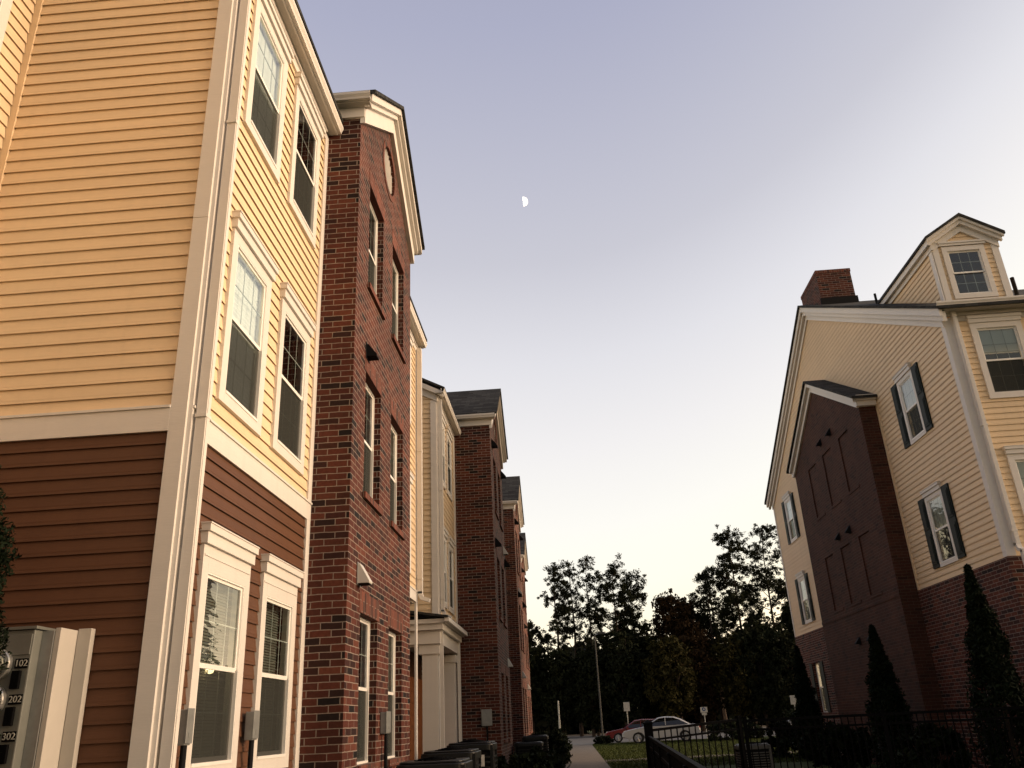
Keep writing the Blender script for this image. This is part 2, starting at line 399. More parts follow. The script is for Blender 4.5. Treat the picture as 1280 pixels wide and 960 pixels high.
def flat(mb, x0, x1, z0, z1, holes=(), depth=0.12, poly_top=None):
    """flat wall with recessed openings (reveals of the same material)"""
    xs = sorted({x0, x1, *[c for h in holes for c in h[:2]]}); zs = sorted({z0, z1, *[c for h in holes for c in h[2:4]]})
    for i in range(len(xs)-1):
        for j in range(len(zs)-1):
            cx, cz = (xs[i]+xs[i+1])/2, (zs[j]+zs[j+1])/2
            if any(h[0] < cx < h[1] and h[2] < cz < h[3] for h in holes): continue
            mb.quad((xs[i],0,zs[j]), (xs[i+1],0,zs[j]), (xs[i+1],0,zs[j+1]), (xs[i],0,zs[j+1]))
    for h in holes:
        a, b, c, d = h[:4]; dp = h[4] if len(h) > 4 else depth
        mb.quad((a,0,c),(a,dp,c),(a,dp,d),(a,0,d)); mb.quad((b,0,c),(b,0,d),(b,dp,d),(b,dp,c))
        mb.quad((a,0,d),(a,dp,d),(b,dp,d),(b,0,d)); mb.quad((a,0,c),(b,0,c),(b,dp,c),(a,dp,c))
        if len(h) > 5: mb.quad((a,dp,c),(b,dp,c),(b,dp,d),(a,dp,d))
    return mb

def chevron(mb, xa, xm, xb, za, zm, zb, t0, t1, y0, y1):
    """a band following a gable: top line offset t0, bottom line offset t1 below the roof line"""
    mb.prism([(xa, za-t0), (xm, zm-t0), (xm, zm-t1), (xa, za-t1)], y0, y1)
    mb.prism([(xm, zm-t0), (xb, zb-t0), (xb, zb-t1), (xm, zm-t1)], y0, y1)
    return mb

# ------------------------------------------------------------------ windows (local: x along, -y outward, z up, origin bottom centre of the opening)
PROTO = {}
def slats(mb, x0, x1, z0, z1, y, pitch=0.026, tilt=0.6):
    z = z0
    while z < z1:
        dy = 0.012*math.cos(tilt); dz = 0.012*math.sin(tilt)
        mb.quad((x0, y-dy, z-dz), (x1, y-dy, z-dz), (x1, y+dy, z+dz), (x0, y+dy, z+dz)); z += pitch
    mb.box(x0, x1, y-.02, y+.02, z1-.03, z1)
    return mb
def win_proto(key, w, h, casing=0.0, cap=False, y=0.0, blind=None, screen=True, split=0.5, bars=(3, 2), sill=False, lower_bars=True, bar_mat='grille', bar_w=0.011, apron=False, frame_mat='vinyl', blind_to=0.0, head=0.0):
    """a double-hung window as a dict of meshes; y = recess of the frame behind the wall face"""
    P = {}
    f = MB()
    fw = 0.026
    # outer frame
    f.box(-w/2, -w/2+fw, y-.015, y+.09, 0, h).box(w/2-fw, w/2, y-.015, y+.09, 0, h)
    f.box(-w/2+fw, w/2-fw, y-.015, y+.09, h-fw, h).box(-w/2+fw, w/2-fw, y-.025, y+.09, 0, fw)
    P['window'] = (f.mesh('window', frame_mat), None)
    if casing:
        c = MB(); k = casing
        c.box(-w/2-k, -w/2+.012, -.045, .01, -k, h+k+head).box(w/2-.012, w/2+k, -.045, .01, -k, h+k+head)
        c.box(-w/2+.012, w/2-.012, -.0455, .01, h-.012, h+k+head).box(-w/2+.012, w/2-.012, -.0455, .01, -k, .012)
        # thin outer bead
        if cap:
            zt = h+k+head
            if head: c.box(-w/2-k+.02, w/2+k-.02, -.052, -.0455, h+k+.005, h+k+.02)
            c.box(-w/2-k-.015, w/2+k+.015, -.075, .01, zt+.001, zt+.10)
            c.box(-w/2-k-.032, w/2+k+.032, -.098, .01, zt+.10, zt+.160)
            c.box(-w/2-k-.038, w/2+k+.038, -.106, .012, zt+.160, zt+.172)
        P['casing'] = (c.mesh('casing', 'trim' if frame_mat != 'trim_dim' else 'trim_dim'), 'window')
    zs = h*split
    iw = w/2-fw
    r = 0.028
    u = MB(); u.box(-iw, -iw+r, y+.002, y+.022, zs, h-fw).box(iw-r, iw, y+.002, y+.022, zs, h-fw)
    u.box(-iw+r, iw-r, y+.002, y+.022, h-fw-r, h-fw).box(-iw+r, iw-r, y-.003, y+.024, zs-.02, zs+.02)
    P['upper_sash'] = (u.mesh('upper_sash', frame_mat), 'window')
    l = MB(); l.box(-iw, -iw+r, y+.022, y+.045, fw, zs-.021).box(iw-r, iw, y+.022, y+.045, fw, zs-.021).box(-iw+r, iw-r, y+.022, y+.045, fw, fw+r*1.3)
    P['lower_sash'] = (l.mesh('lower_sash', frame_mat), 'window')
    a = MB(); a.quad((-iw+r, y+.012, zs+.02), (iw-r, y+.012, zs+.02), (iw-r, y+.012, h-fw-r), (-iw+r, y+.012, h-fw-r))
    P['upper_pane'] = (a.mesh('upper_pane', 'glass'), 'window')
    a = MB(); a.quad((-iw+r, y+.034, fw+r), (iw-r, y+.034, fw+r), (iw-r, y+.034, zs-.02), (-iw+r, y+.034, zs-.02))
    P['lower_pane'] = (a.mesh('lower_pane', 'glass'), 'window')
    if screen:
        a = MB(); a.quad((-iw+.004, y+.015, fw), (iw-.004, y+.015, fw), (iw-.004, y+.015, zs-.022), (-iw+.004, y+.015, zs-.022))
        P['insect_screen'] = (a.mesh('insect_screen', 'screen'), 'window')
    g = MB(); nx, nz = bars
    gx0, gx1 = -iw+r, iw-r
    def grid(z0, z1, yy):
        for i in range(1, nx):
            xx = gx0+(gx1-gx0)*i/nx; g.box(xx-bar_w/2, xx+bar_w/2, yy, yy+.006, z0, z1)
        for j in range(1, nz):
            zz = z0+(z1-z0)*j/nz; g.box(gx0, gx1, yy-.001, yy+.007, zz-bar_w/2, zz+bar_w/2)
    grid(zs+.021, h-fw-r-.001, y+.014)
    if lower_bars: grid(fw+r+.012, zs-.022, y+.036)
    P['grille'] = (g.mesh('grille', bar_mat), 'window')
    if blind:
        b = MB(); zb0 = fw+.02+(h-fw)*blind_to
        if blind == 'blind': slats(b, -iw+.01, iw-.01, zb0, h-fw-.01, y+.13, tilt=1.15)
        else:
            n_ = 60
            for i in range(n_):        # closed cellular shade: shallow pleats
                za, zb_ = zb0+(h-fw-.01-zb0)*i/n_, zb0+(h-fw-.01-zb0)*(i+1)/n_
                ya_, yb_ = y+.068+.005*(i % 2), y+.068+.005*((i+1) % 2)
                b.quad((-iw-.02, ya_, za), (iw+.02, ya_, za), (iw+.02, yb_, zb_), (-iw-.02, yb_, zb_))
            b.box(-iw+.01, iw-.01, y+.09, y+.13, zb0-.02, zb0)
        P['blind'] = (b.mesh('blind', blind), 'window')
    if apron:
        pass
    PROTO[key] = P
    return P
def put_window(parent, key, ox, oy, ang, lx, z, label=None):
    """place a window of the house `parent` on the wall frame (ox, oy, ang), lx along it, sill at z"""
    P = PROTO[key]
    root = bpy.data.objects.new('window', P['window'][0]); C.objects.link(root)
    root.parent = parent
    p = WT(ox, oy, ang) @ Vector((lx, 0, z))
    root.location = p-parent.location; root.rotation_euler = (0, 0, math.radians(ang))
    if label: root['label'] = label
    for k, (me, _) in P.items():
        if k == 'window': continue
        o = bpy.data.objects.new(k, me); C.objects.link(o); o.parent = root
    return root

# clapboard windows
win_proto('clap', 0.86, 1.58, 0.105, True, y=-.028, blind=None)
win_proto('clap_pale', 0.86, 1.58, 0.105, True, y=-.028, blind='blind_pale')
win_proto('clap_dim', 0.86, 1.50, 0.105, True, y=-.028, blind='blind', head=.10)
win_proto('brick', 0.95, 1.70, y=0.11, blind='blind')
win_proto('brick_open', 0.95, 1.70, y=0.11, blind=None)
win_proto('shut', 0.80, 1.52, 0.09, True, y=-.022, blind='blind_pale', blind_to=0.5, frame_mat='vinyl')
win_proto('dormer', 0.80, 1.22, 0.11, False, screen=False, bar_mat='vinyl', bar_w=0.018)
win_proto('front', 0.90, 1.60, 0.12, True, blind='blind_pale', blind_to=0.62, screen=True, bar_w=0.014)
# ------------------------------------------------------------------ setting
def sheet(name, m, x0, x1, y0, y1, z, nx=1, ny=1, thick=0):
    b = MB()
    if thick: b.box(x0, x1, y0, y1, z-thick, z)
    else: b.quad((x0,y0,z),(x1,y0,z),(x1,y1,z),(x0,y1,z))
    return tag(b.build(name, m), None, None, kind='structure')
sheet('ground', 'soil', -3000, 3000, -400, 6000, 0.0)
sheet('lawn', 'soil', 1.3, 60, 14.0, 63.6, 0.004)
sheet('flower_bed', 'mulch', -3.2, -0.55, 9.0, 62.0, 0.008)
b = MB()
y = 14.0
while y < 63.2:
    b.box(-0.45, 1.15, y+.006, y+1.494, -.1, 0.035); y += 1.5
tag(b.build('sidewalk', 'concrete'), None, None, kind='structure')
b = MB()
y = 1.18
while y < 11: b.box(y+.006, y+1.494, 36.2, 37.7, -.1, 0.03); y += 1.5
tag(b.build('side_path', 'concrete'), None, None, kind='structure')
b = MB(); b.box(-60, 70, 63.6, 63.75, -.1, 0.02)
tag(b.build('kerb', 'kerb'), None, None, kind='structure')
b = MB(); b.quad((-60,63.75,.004),(70,63.75,.004),(70,104,.012),(-60,104,.012))
tag(b.build('parking_lot', 'asphalt'), None, None, kind='structure')
b = MB(); b.box(-60, 70, 104, 104.2, -.1, 0.16)
tag(b.build('far_kerb', 'kerb'), None, None, kind='structure')

# ------------------------------------------------------------------ house parts
def gutter(h, T, x0, x1, y, z, caps=True):
    """eave gutter along local x, its back at y, its bottom at z"""
    b = MB(T); b.prism_x([(y, z), (y-.05, z), (y-.057, z+.03), (y-.08, z+.07), (y-.08, z+.11), (y-.072, z+.11), (y-.072, z+.075), (y-.045, z+.02), (y, z+.02)], x0, x1)
    return b.build('gutter', 'trim', h)
def downspout(h, T, x, y0, z0, z1, kick=True, w=.075, d=.09):
    b = MB(T)
    b.box(x-w/2, x+w/2, y0-d, y0, z0+.12, z1)
    # ribs of the rectangular pipe
    b.box(x-w/2+.015, x+w/2-.015, y0-d-.006, y0-d, z0+.14, z1-.05)
    if kick: b.prism_x([(y0-d, z0+.16), (y0, z0+.16), (y0-.06, z0), (y0-.24, z0-.06), (y0-.26, z0+.01), (y0-.12, z0+.06)], x-w/2, x+w/2)
    o = b.build('downspout', 'trim', h)
    s = MB(T)
    z = z0+1.4
    z = max(z0+.4, 4.02)
    s.box(x-w/2-.015, x+w/2+.015, y0-d-.008, y0+.002, z, z+.03)
    if z1 > 8: s.box(x-w/2-.015, x+w/2+.015, y0-d-.008, y0+.002, 7.05, 7.08)
    t = s.build_each('strap', 'trim', o)
    if t: pass
    return o
def vent_hood(h, T, x, z, y=0.0, m='black_matt', s=1.0):
    b = MB(T)
    b.prism_x([(y, z), (y-.035*s, z), (y-.15*s, z-.15*s), (y-.15*s, z-.18*s), (y, z-.18*s)], x-.085*s, x+.085*s)
    b.box(x-.11*s, x+.11*s, y-.012, y, z-.21*s, z+.03*s)
    return b.build('vent_hood', m, h)

def clap_front(h, T, x0, x1, zbase, zband, ztop, wins, lower='brown', seedv=0, corner_l=True, corner_r=True, band=True, upper='yellow'):
    """lap-sided front: brown up to zband, yellow above; wins = (x, z, proto)"""
    holes = [(x-.42, x+.42, z+.0, z+1.57) for x, z, k in wins]
    if lower:
        clap(MB(T), x0, x1, zbase, zband-.2, .124, holes).build('lower_siding', lower, h)
    b = clap(MB(T), x0, x1, zband, ztop, .134, holes); b.build('upper_siding', upper, h)
    if band:
        b = MB(T); b.box(x0, x1, -.035, .005, zband-.2, zband); b.box(x0, x1, -.05, .005, zband, zband+.022); b.build('band_board', 'trim', h)
    b = MB(T)
    if corner_l: b.box(x0-.002, x0+.135, -.034, .004, zbase, ztop+.12)
    if corner_r: b.box(x1-.135, x1+.002, -.034, .004, zbase, ztop+.12)
    b.build_each('corner_board', 'trim', h)
def eave(h, T, x0, x1, ztop, over=.15):
    b = MB(T)
    b.box(x0+.14, x1-.14, -.036, .005, ztop, ztop+.17)
    b.build('eave_frieze', 'trim', h); b = MB(T); b.box(x0, x1, -over, .005, ztop+.17, ztop+.20); b.build('soffit', 'trim_dim', h)
    b = MB(T); b.box(x0, x1, -over-.02, -over, ztop+.165, ztop+.30); b.build('fascia', 'trim', h)
    b = MB(T); b.box(x0+.14, x1-.14, -.06, -.036, ztop+.12, ztop+.169); b.build('bed_mould', 'trim', h)
    gutter(h, T, x0-.03, x1, -over-.02, ztop+.18)

# ---- A: the yellow and brown house on the left edge
F2, F3, F1 = 4.465, 7.545, 1.36
hA = house('townhouse', (-3, 6.2, 0), 'yellow and brown lap sided townhouse with white window trim at the left edge', 'townhouse', 'townhouses along the left row')
T = WT(-3, 0, 90)
winsA = [(7.19, F1, 'clap_dim'), (8.62, F1, 'clap_dim'), (7.19, F2, 'clap_pale'), (8.62, F2, 'clap'), (7.19, F3, 'clap_pale'), (8.62, F3, 'clap')]
clap_front(hA, T, 6.2, 9.54, 0.2, 4.10, 9.42, winsA)
for x, z, k in winsA: put_window(hA, k, -3, 0, 90, x, z)
eave(hA, T, 6.02, 9.53, 9.42)
TS = WT(0, 6.2, 0)
clap(MB(TS), -5.15, -3, 0.2, 3.90, .124).build('side_lower_siding', 'brown', hA)
clap(MB(TS), -5.15, -3, 4.10, 12.4, .134, xl=lambda z: -5.15, xr=lambda z: -3 if z < 9.6 else max(-5.15, -3-(z-9.6)/.5)).build('side_upper_siding', 'yellow', hA)
b = MB(TS); b.box(-5.15, -3.14, -.035, .005, 3.90, 4.10); b.box(-5.15, -3.14, -.05, .005, 4.10, 4.122); b.build('side_band_board', 'trim', hA)
b = MB(TS); b.box(-3.14, -3.0, -.034, .004, .2, 5.95); b.box(-3.14, -3.0, -.036, .004, 5.952, 9.6); b.build_each('side_corner_board', 'trim', hA)
b = MB(TS); b.box(-5.155, -5.07, -.03, .004, 4.125, 12); b.build('inside_corner_board', 'yellow', hA)
downspout(hA, T, 6.262, -.058, .2, 9.5, w=.08, d=.085)
T2 = WT(-5.15, 0, 90)
clap(MB(T2), 0, 6.165, 0.2, 3.9, .124).build('wing_lower_siding', 'brown', hA)
clap(MB(T2), 0, 6.165, 4.10, 12, .134, [(4.88, 5.72, F3, F3+1.57), (4.88, 5.72, F2, F2+1.57)]).build('wing_upper_siding', 'yellow', hA)
for z in (F2, F3): put_window(hA, 'clap', -5.15, 0, 90, 5.30, z)
b = MB(); b.box(-12, -5.2, 0, 6.1, 0, 12); b.build('rear_wing', 'yellow', hA)
b = MB(); b.prism([(-2.75, 9.76), (-2.75, 9.82), (-7.5, 12.2), (-12.2, 9.82), (-12.2, 9.76), (-7.5, 12.1)], 6.0, 9.5); b.build('roof', 'shingle', hA)
b = MB(); b.box(-12, -11.9, 6.2, 9.5, 0, 9.7); b.box(-11.9, -3.1, 6.23, 6.26, 0, 9.6); b.build_each('inner_wall', 'brown', hA)

# ---- brick gabled houses
def brick_house(h, X, Y0, Y1, wy, rows, zw=10.3, slope=0.72, wkeys=None, mtl='brick', vent=True, far_side=True, recess=.2):
    ym = (Y0+Y1)/2; hw = (Y1-Y0)/2
    apex = zw+slope*hw
    T = WT(X, 0, 90)
    holes = [(y-.475, y+.475, z, z+1.70, recess) for y in wy for z in rows]
    fb = flat(MB(T), Y0, Y1, 0, 9.9, holes)
    zc = zw+.10; VR = .42; q = .50; zg = lambda y: apex-.1-slope*abs(y-ym)
    fb.add([(Y0, 0, 9.9), (ym-q, 0, 9.9), (ym-q, 0, zg(ym-q)), (Y0, 0, zw-.1)], [(0, 1, 2, 3)])
    fb.add([(ym+q, 0, 9.9), (Y1, 0, 9.9), (Y1, 0, zw-.1), (ym+q, 0, zg(ym+q))], [(0, 1, 2, 3)])
    if zc-q > 9.9: fb.add([(ym-q, 0, 9.9), (ym+q, 0, 9.9), (ym+q, 0, zc-q), (ym-q, 0, zc-q)], [(0, 1, 2, 3)])
    fb.add([(ym-q, 0, zc+q), (ym+q, 0, zc+q), (ym+q, 0, zg(ym+q)), (ym, 0, apex-.1), (ym-q, 0, zg(ym-q))], [(0, 1, 2, 3, 4)])
    for k in range(32):
        a0, a1 = 2*PI*k/32, 2*PI*(k+1)/32
        sq = lambda a: (ym+q*max(-1, min(1, math.cos(a)/max(abs(math.cos(a)), abs(math.sin(a))))), 0, zc+q*max(-1, min(1, math.sin(a)/max(abs(math.cos(a)), abs(math.sin(a))))))
        ci = lambda a, y: (ym+VR*math.cos(a), y, zc+VR*math.sin(a))
        fb.add([ci(a0, 0), sq(a0), sq(a1), ci(a1, 0)], [(0, 1, 2, 3)])
        fb.add([ci(a0, 0), ci(a1, 0), ci(a1, .14), ci(a0, .14)], [(0, 1, 2, 3)])
    fb.build('front_wall', mtl, h)
    b = MB(); b.quad((-8, Y0, 0), (X, Y0, 0), (X, Y0, zw), (-8, Y0, zw)); b.quad((X, Y1, 0), (-8, Y1, 0), (-8, Y1, zw), (X, Y1, zw)); b.build_each('side_wall', mtl, h)
    for z in rows:
        for y in wy:
            i = (rows.index(z), wy.index(y))
            w = put_window(h, (wkeys or {}).get(i, 'brick'), X, 0, 90, y, z)
    b = MB(T)
    for z in rows:
        for y in wy: b.box(y-.52, y+.52, -.045, .19, z-.085, z-.002)
    b.build_each('brick_sill', 'soldier', h)
    b = MB(T)
    for z in rows:
        for y in wy: b.box(y-.54, y+.54, -.006, .01, z+1.702, z+1.96)
    b.build_each('brick_lintel', 'soldier', h)
    # gable trim, three stepped boards
    ov = .19
    def zr(y): return apex-slope*abs(y-ym)
    xa, xb = Y0-ov, Y1+ov
    b = MB(T)
    chevron(b, Y0-.03, ym, Y1+.03, zr(Y0-.03), apex, zr(Y1+.03), .20, .52, -.07, .003)
    b.build('gable_frieze', 'trim', h)
    b = MB(T)
    chevron(b, xa+.1, ym, xb-.1, zr(xa+.1), apex, zr(xb-.1), .11, .235, -.135, -.0705)
    chevron(b, xa+.03, ym, xb-.03, zr(xa+.03), apex, zr(xb-.03), .02, .145, -.20, -.1355)
    b.build('rake_board', 'trim', h)
    # roof slabs
    b = MB()
    for s, xe in ((-1, xa), (1, xb)):
        b.prism_x([(ym, apex+.05), (ym, apex-.015), (xe, zr(xe)-.015), (xe, zr(xe)+.05)], -10, X+.25)
    b.build('roof', 'shingle', h)
    # eaves on the near and far sides
    for s, ye, Tn in ((-1, Y0, WT(0, Y0, 0)), (1, Y1, WT(0, Y1, 180))):
        if s == 1 and not far_side: continue
        x0, x1 = (-8, X+.06) if s == -1 else (-X-.06, 8)
        zs = zr(xa)-.10
        b = MB(Tn); b.box(x0, x1, -.05, .004, zs-.20, zs-.03); b.build('eave_frieze', 'trim', h)
        b = MB(Tn); b.box(x0, x1+(.1 if s == -1 else 0), -ov+.03, .004, zs-.03, zs); b.build('soffit', 'trim_dim', h)
        gutter(h, Tn, x0-(0 if s == -1 else .12), x1+(.12 if s == -1 else 0), -ov+.03, zs-.01)
        # cornice return at the front corner
    if vent:
        n = 32; R = VR
        c = MB(T); c.add([(ym+R*math.cos(2*PI*k/n), .135, zc+R*math.sin(2*PI*k/n)) for k in range(n)], [tuple(range(n))]); v = c.build('gable_vent', 'black_matt', h)
        g = MB(T)
        for i in range(11):
            zz = zc-R+R*2*(i+.5)/11; ww = math.sqrt(max(0, R*R-(zz-zc)**2))-.005
            g.quad((ym-ww, .05, zz-.035), (ym+ww, .05, zz-.035), (ym+ww, .10, zz+.03), (ym-ww, .10, zz+.03))
        for i in range(9):
            yy = ym-R+R*2*(i+.5)/9; ww = math.sqrt(max(0, R*R-(yy-ym)**2))-.005; g.box(yy-.011, yy+.011, .035, .05, zc-ww, zc+ww)
        g.build('louver', 'trim', v)
        r = MB(T)
        for k in range(n):
            a0, a1 = 2*PI*k/n, 2*PI*(k+1)/n
            p = lambda rr, a, y: (ym+rr*math.cos(a), y, zc+rr*math.sin(a))
            r.add([p(R, a0, -.012), p(R, a1, -.012), p(R+.10, a1, -.012), p(R+.10, a0, -.012), p(R, a0, .02), p(R, a1, .02), p(R+.10, a1, 0), p(R+.10, a0, 0)], [(0,1,2,3), (0,4,5,1), (2,6,7,3)])
        r.build('vent_surround', 'soldier', v)
    return T
hB = house('townhouse', (-2.5, 9.54, 0), 'tall red brick townhouse with a white trimmed gable and round vent, nearest the camera', 'townhouse', 'townhouses along the left row')
TB = brick_house(hB, -2.5, 9.545, 13.5, [10.68, 12.36], [1.2, 4.41, 7.47], wkeys={(1, 0): 'brick_open', (2, 0): 'brick_open', (0, 0): 'brick_open'})
vent_hood(hB, TB, 10.26, 6.50)

# ---- A': recessed yellow house behind the brick one
hA2 = house('townhouse', (-3, 13.5, 0), 'narrow yellow strip of townhouse with a cream downspout just past the first brick gable', 'townhouse', 'townhouses along the left row')
wA2 = [(14.2, F2, 'clap'), (15.55, F2, 'clap_pale'), (14.2, F3, 'clap'), (15.55, F3, 'clap_pale')]
clap_front(hA2, T, 13.5, 16.85, 0.2, 4.10, 9.42, wA2, lower=None)
b = MB(); b.box(-4.3, -3.03, 13.5, 16.8, 3.88, 3.9); b.build('overhang_soffit', 'trim_dim', hA2)
clap(MB(WT(-4.2, 0, 90)), 13.5, 19.8, .2, 3.88, .124).build('recessed_siding', 'brown', hA2)
for x, z, k in wA2: put_window(hA2, k, -3, 0, 90, x, z)
eave(hA2, T, 13.5, 16.97, 9.42)
downspout(hA2, T, 16.77, -.05, 3.95, 9.5, w=.09, d=.10)
b = MB(); b.box(-3.90, -3.82, 19.9, 19.98, .15, 3.3); b.build('porch_trim_post', 'trim', hA2)
b = MB(); b.prism([(-2.75, 9.76), (-2.75, 9.82), (-7.5, 12.2), (-12.2, 9.82), (-12.2, 9.76), (-7.5, 12.1)], 13.5, 17.0); b.build('roof', 'shingle', hA2)
clap(MB(WT(0, 16.85, 180)), 3.0, 9, 3.95, 9.6, .134).build('side_siding', 'yellow', hA2)

# ---- C: yellow house with the cream porch
hC = house('townhouse', (-3, 19.9, 0), 'yellow townhouse with a cream columned porch between the brick gables', 'townhouse', 'townhouses along the left row')
win_proto('clap_c', 0.72, 1.56, 0.10, True, y=-.028, blind=None)
wC = [(20.68, F2-.06, 'clap_c'), (21.98, F2-.06, 'clap_c'), (20.68, F3-.06, 'clap_c'), (21.98, F3-.06, 'clap_c')]
b = clap(MB(T), 19.9, 23.2, 4.02, 9.42, .134, [(x-.35, x+.35, z, z+1.55) for x, z, k in wC]); b.build('upper_siding', 'yellow', hC)
b = MB(T); b.box(19.898, 20.035, -.034, .004, 4.0, 9.54); b.box(22.95, 23.2, -.034, .004, 4.0, 9.54); b.build_each('corner_board', 'trim', hC)
for x, z, k in wC: put_window(hC, k, -3, 0, 90, x, z)
eave(hC, T, 19.72, 23.19, 9.42)
TC = WT(0, 19.9, 0)
clap(MB(TC), -8, -3, 4.02, 12.2, .134, xl=lambda z: -8, xr=lambda z: -3 if z < 9.62 else max(-8, -3-(z-9.62)/.52)).build('side_siding', 'yellow', hC)
b = MB(TC); b.box(-3.15, -3.0, -.034, .004, 4.0, 9.46); b.build_each('side_corner_board', 'trim', hC)
downspout(hC, T, 19.97, -.05, 3.98, 9.5, w=.08, d=.085)
b = MB(TC)
def rake(b, x0, z0, s, x1, t0, t1, y0, y1):
    b.prism([(x0, z0-t0), (x0, z0-t1), (x1, z0+s*(x0-x1)-t1), (x1, z0+s*(x0-x1)-t0)], y0, y1)
rake(b, -2.98, 9.72, .52, -7.5, .03, .30, -.05, .003); rake(b, -2.80, 9.63, .52, -7.5, -.02, .12, -.14, -.051); b.build('rake_board', 'trim', hC)
b = MB(); b.prism([(-2.75, 9.70), (-2.75, 9.76), (-7.5, 12.23), (-12.2, 9.76), (-12.2, 9.70), (-7.5, 12.16)], 19.74, 23.15); b.build('roof', 'shingle', hC)
# porch
pr = MB(); pr.prism([(-2.72, 3.90), (-2.72, 3.95), (-4.3, 4.22), (-4.3, 4.15)], 19.42, 23.1); porch = pr.build('porch_roof', 'shingle', hC)
b = MB(); b.box(-4.3, -2.86, 19.56, 23.1, 3.66, 3.80); b.box(-4.3, -2.80, 19.5, 23.1, 3.80, 3.895); b.build('porch_cornice', 'trim', porch)
b = MB(); b.box(-4.3, -2.94, 19.66, 23.1, 3.36, 3.66); b.build('porch_beam', 'trim', porch)
b = MB(); b.box(-4.3, -3.0, 19.72, 20.1, 3.32, 3.361).box(-3.45, -2.97, 19.72, 20.2, 3.14, 3.32).box(-3.45, -2.97, 22.62, 23.1, 3.14, 3.32); b.build_each('column_cap', 'trim', porch)
for y0 in (19.76, 22.66):
    b = MB(); b.box(-3.37, -3.01, y0, y0+.4, .15, 3.14); b.box(-3.45, -2.97, y0-.04, y0+.44, .15, .4); b.build('porch_column', 'trim', hC)
b = MB(); b.box(-2.97, -2.89, 19.80, 19.88, .2, 3.8); b.box(-2.97, -2.89, 22.9, 22.98, .2, 3.8); b.build_each('porch_downspout', 'trim', porch)
b = MB(); b.box(-2.80, -2.70, 19.45, 23.1, 3.82, 3.92); b.build('porch_gutter', 'trim', porch)
b = MB(); b.box(-4.3, -3.02, 23.03, 23.1, .15, 3.36); b.build('porch_side_wall', 'trim', hC)
clap(MB(WT(-3.95, 0, 90)), 19.9, 23.05, .15, 3.4, .124).build('porch_back_wall', 'brown', hC)
b = MB(WT(-3.95, 0, 90))
b.box(20.9, 22.85, -.06, .0, .2, 2.75)
for i in range(9): b.box(20.98, 22.77, -.075, -.06, .3+i*.265, .3+i*.265+.235)
b.build('door', 'door', hC)
b = MB(); b.box(-4.3, -3.0, 19.7, 23.1, 0, .15); b.build('porch_floor', 'concrete', hC)

# ---- D, E, F: further brick gables, with yellow fronts between them
def far_brick(Y0, Y1, X, label):
    h = house('townhouse', (X, Y0, 0), label, 'townhouse', 'townhouses along the left row')
    yc = (Y0+Y1)/2
    Tn = brick_house(h, X, Y0, Y1, [yc-.82, yc+.82], [1.2, 4.41, 7.47])
    for z in (9.55, 6.55):
        vent_hood(h, Tn, Y0+.55, z, s=1.2); vent_hood(h, Tn, Y1-.35, z, s=1.2)
    return h, Tn
hD, TD = far_brick(23.2, 27.5, -1.9, 'red brick gabled townhouse with a wide brick side wall, behind the cream porch')
hE, TE = far_brick(33.7, 37.9, -1.9, 'narrow sliver of brick gabled townhouse just beyond the wide brick side wall')
hF, TF = far_brick(45.6, 49.8, -2.30, 'farthest brick gabled townhouse at the end of the left row')
def far_yellow(Y0, Y1, label):
    h = house('townhouse', (-3, Y0, 0), label, 'townhouse', 'townhouses along the left row')
    n = max(2, int((Y1-Y0)/1.6)); wy = [Y0+(Y1-Y0)*(i+.5)/n for i in range(n)]
    w = [(y, z, 'clap') for y in wy for z in (F2, F3)]
    clap_front(h, T, Y0, Y1, .2, 4.1, 9.42, w)
    for x, z, k in w: put_window(h, k, -3, 0, 90, x, z)
    eave(h, T, Y0, Y1, 9.42)
    b = MB(); b.prism([(-2.75, 9.76), (-2.75, 9.82), (-7.5, 12.2), (-12.2, 9.82), (-12.2, 9.76), (-7.5, 12.1)], Y0, Y1); b.build('roof', 'shingle', h)
far_yellow(27.5, 33.7, 'recessed yellow townhouse front between the second and third brick gables')
far_yellow(37.9, 45.6, 'recessed yellow townhouse front between the third and last brick gables')

# ------------------------------------------------------------------ the apartment house on the right
XR, YN, YF, YRG = 9.1, 17.6, 35.1, 26.35
hR = house('apartment_house', (XR, YN, 0), 'yellow apartment house with brick base, dormer and chimney on the right', 'apartment house')
TG = WT(XR, 0, -90)                       # local x = -Y
SG, ZE = .525, 9.75
ZA = ZE+SG*8.75
gl = lambda z: -35.1 if z < ZE else -26.35-max(0, (ZA-z)/SG)
gr = lambda z: -17.6 if z < ZE else -26.35+max(0, (ZA-z)/SG)
gw = [(-20.2, 7.75), (-20.2, 4.66), (-32.75, 7.75), (-32.75, 4.66)]
clap(MB(TG), -35.1, -17.6, 4.26, ZA-.02, .134, [(x-.39, x+.39, z, z+1.51) for x, z in gw], xl=gl, xr=gr).build('gable_siding', 'yellow', hR)
win_proto('shut_far', 0.80, 1.52, 0.09, True, y=-.022, blind='blind_pale', blind_to=0.5)
for x, z in gw: put_window(hR, 'shut' if x > -25 else 'shut_far', XR, 0, -90, x, z)
def shutter(x, z, T, h=1.66, y=-.02):
    b = MB(T); w = .36
    b.box(x-w/2, x+w/2, y-.035, y, z-.04, z+h)
    for a, c in ((z+.05, z+h*.46), (z+h*.54, z+h-.09)):
        b.box(x-w/2+.045, x+w/2-.045, y-.05, y-.035, a, c); b.box(x-w/2+.085, x+w/2-.085, y-.06, y-.05, a+.05, c-.05)
    return b.build('shutter', 'shutter', hR)
for x, z in gw:
    for s in (-1, 1): shutter(x+s*.70, z-.03, TG)
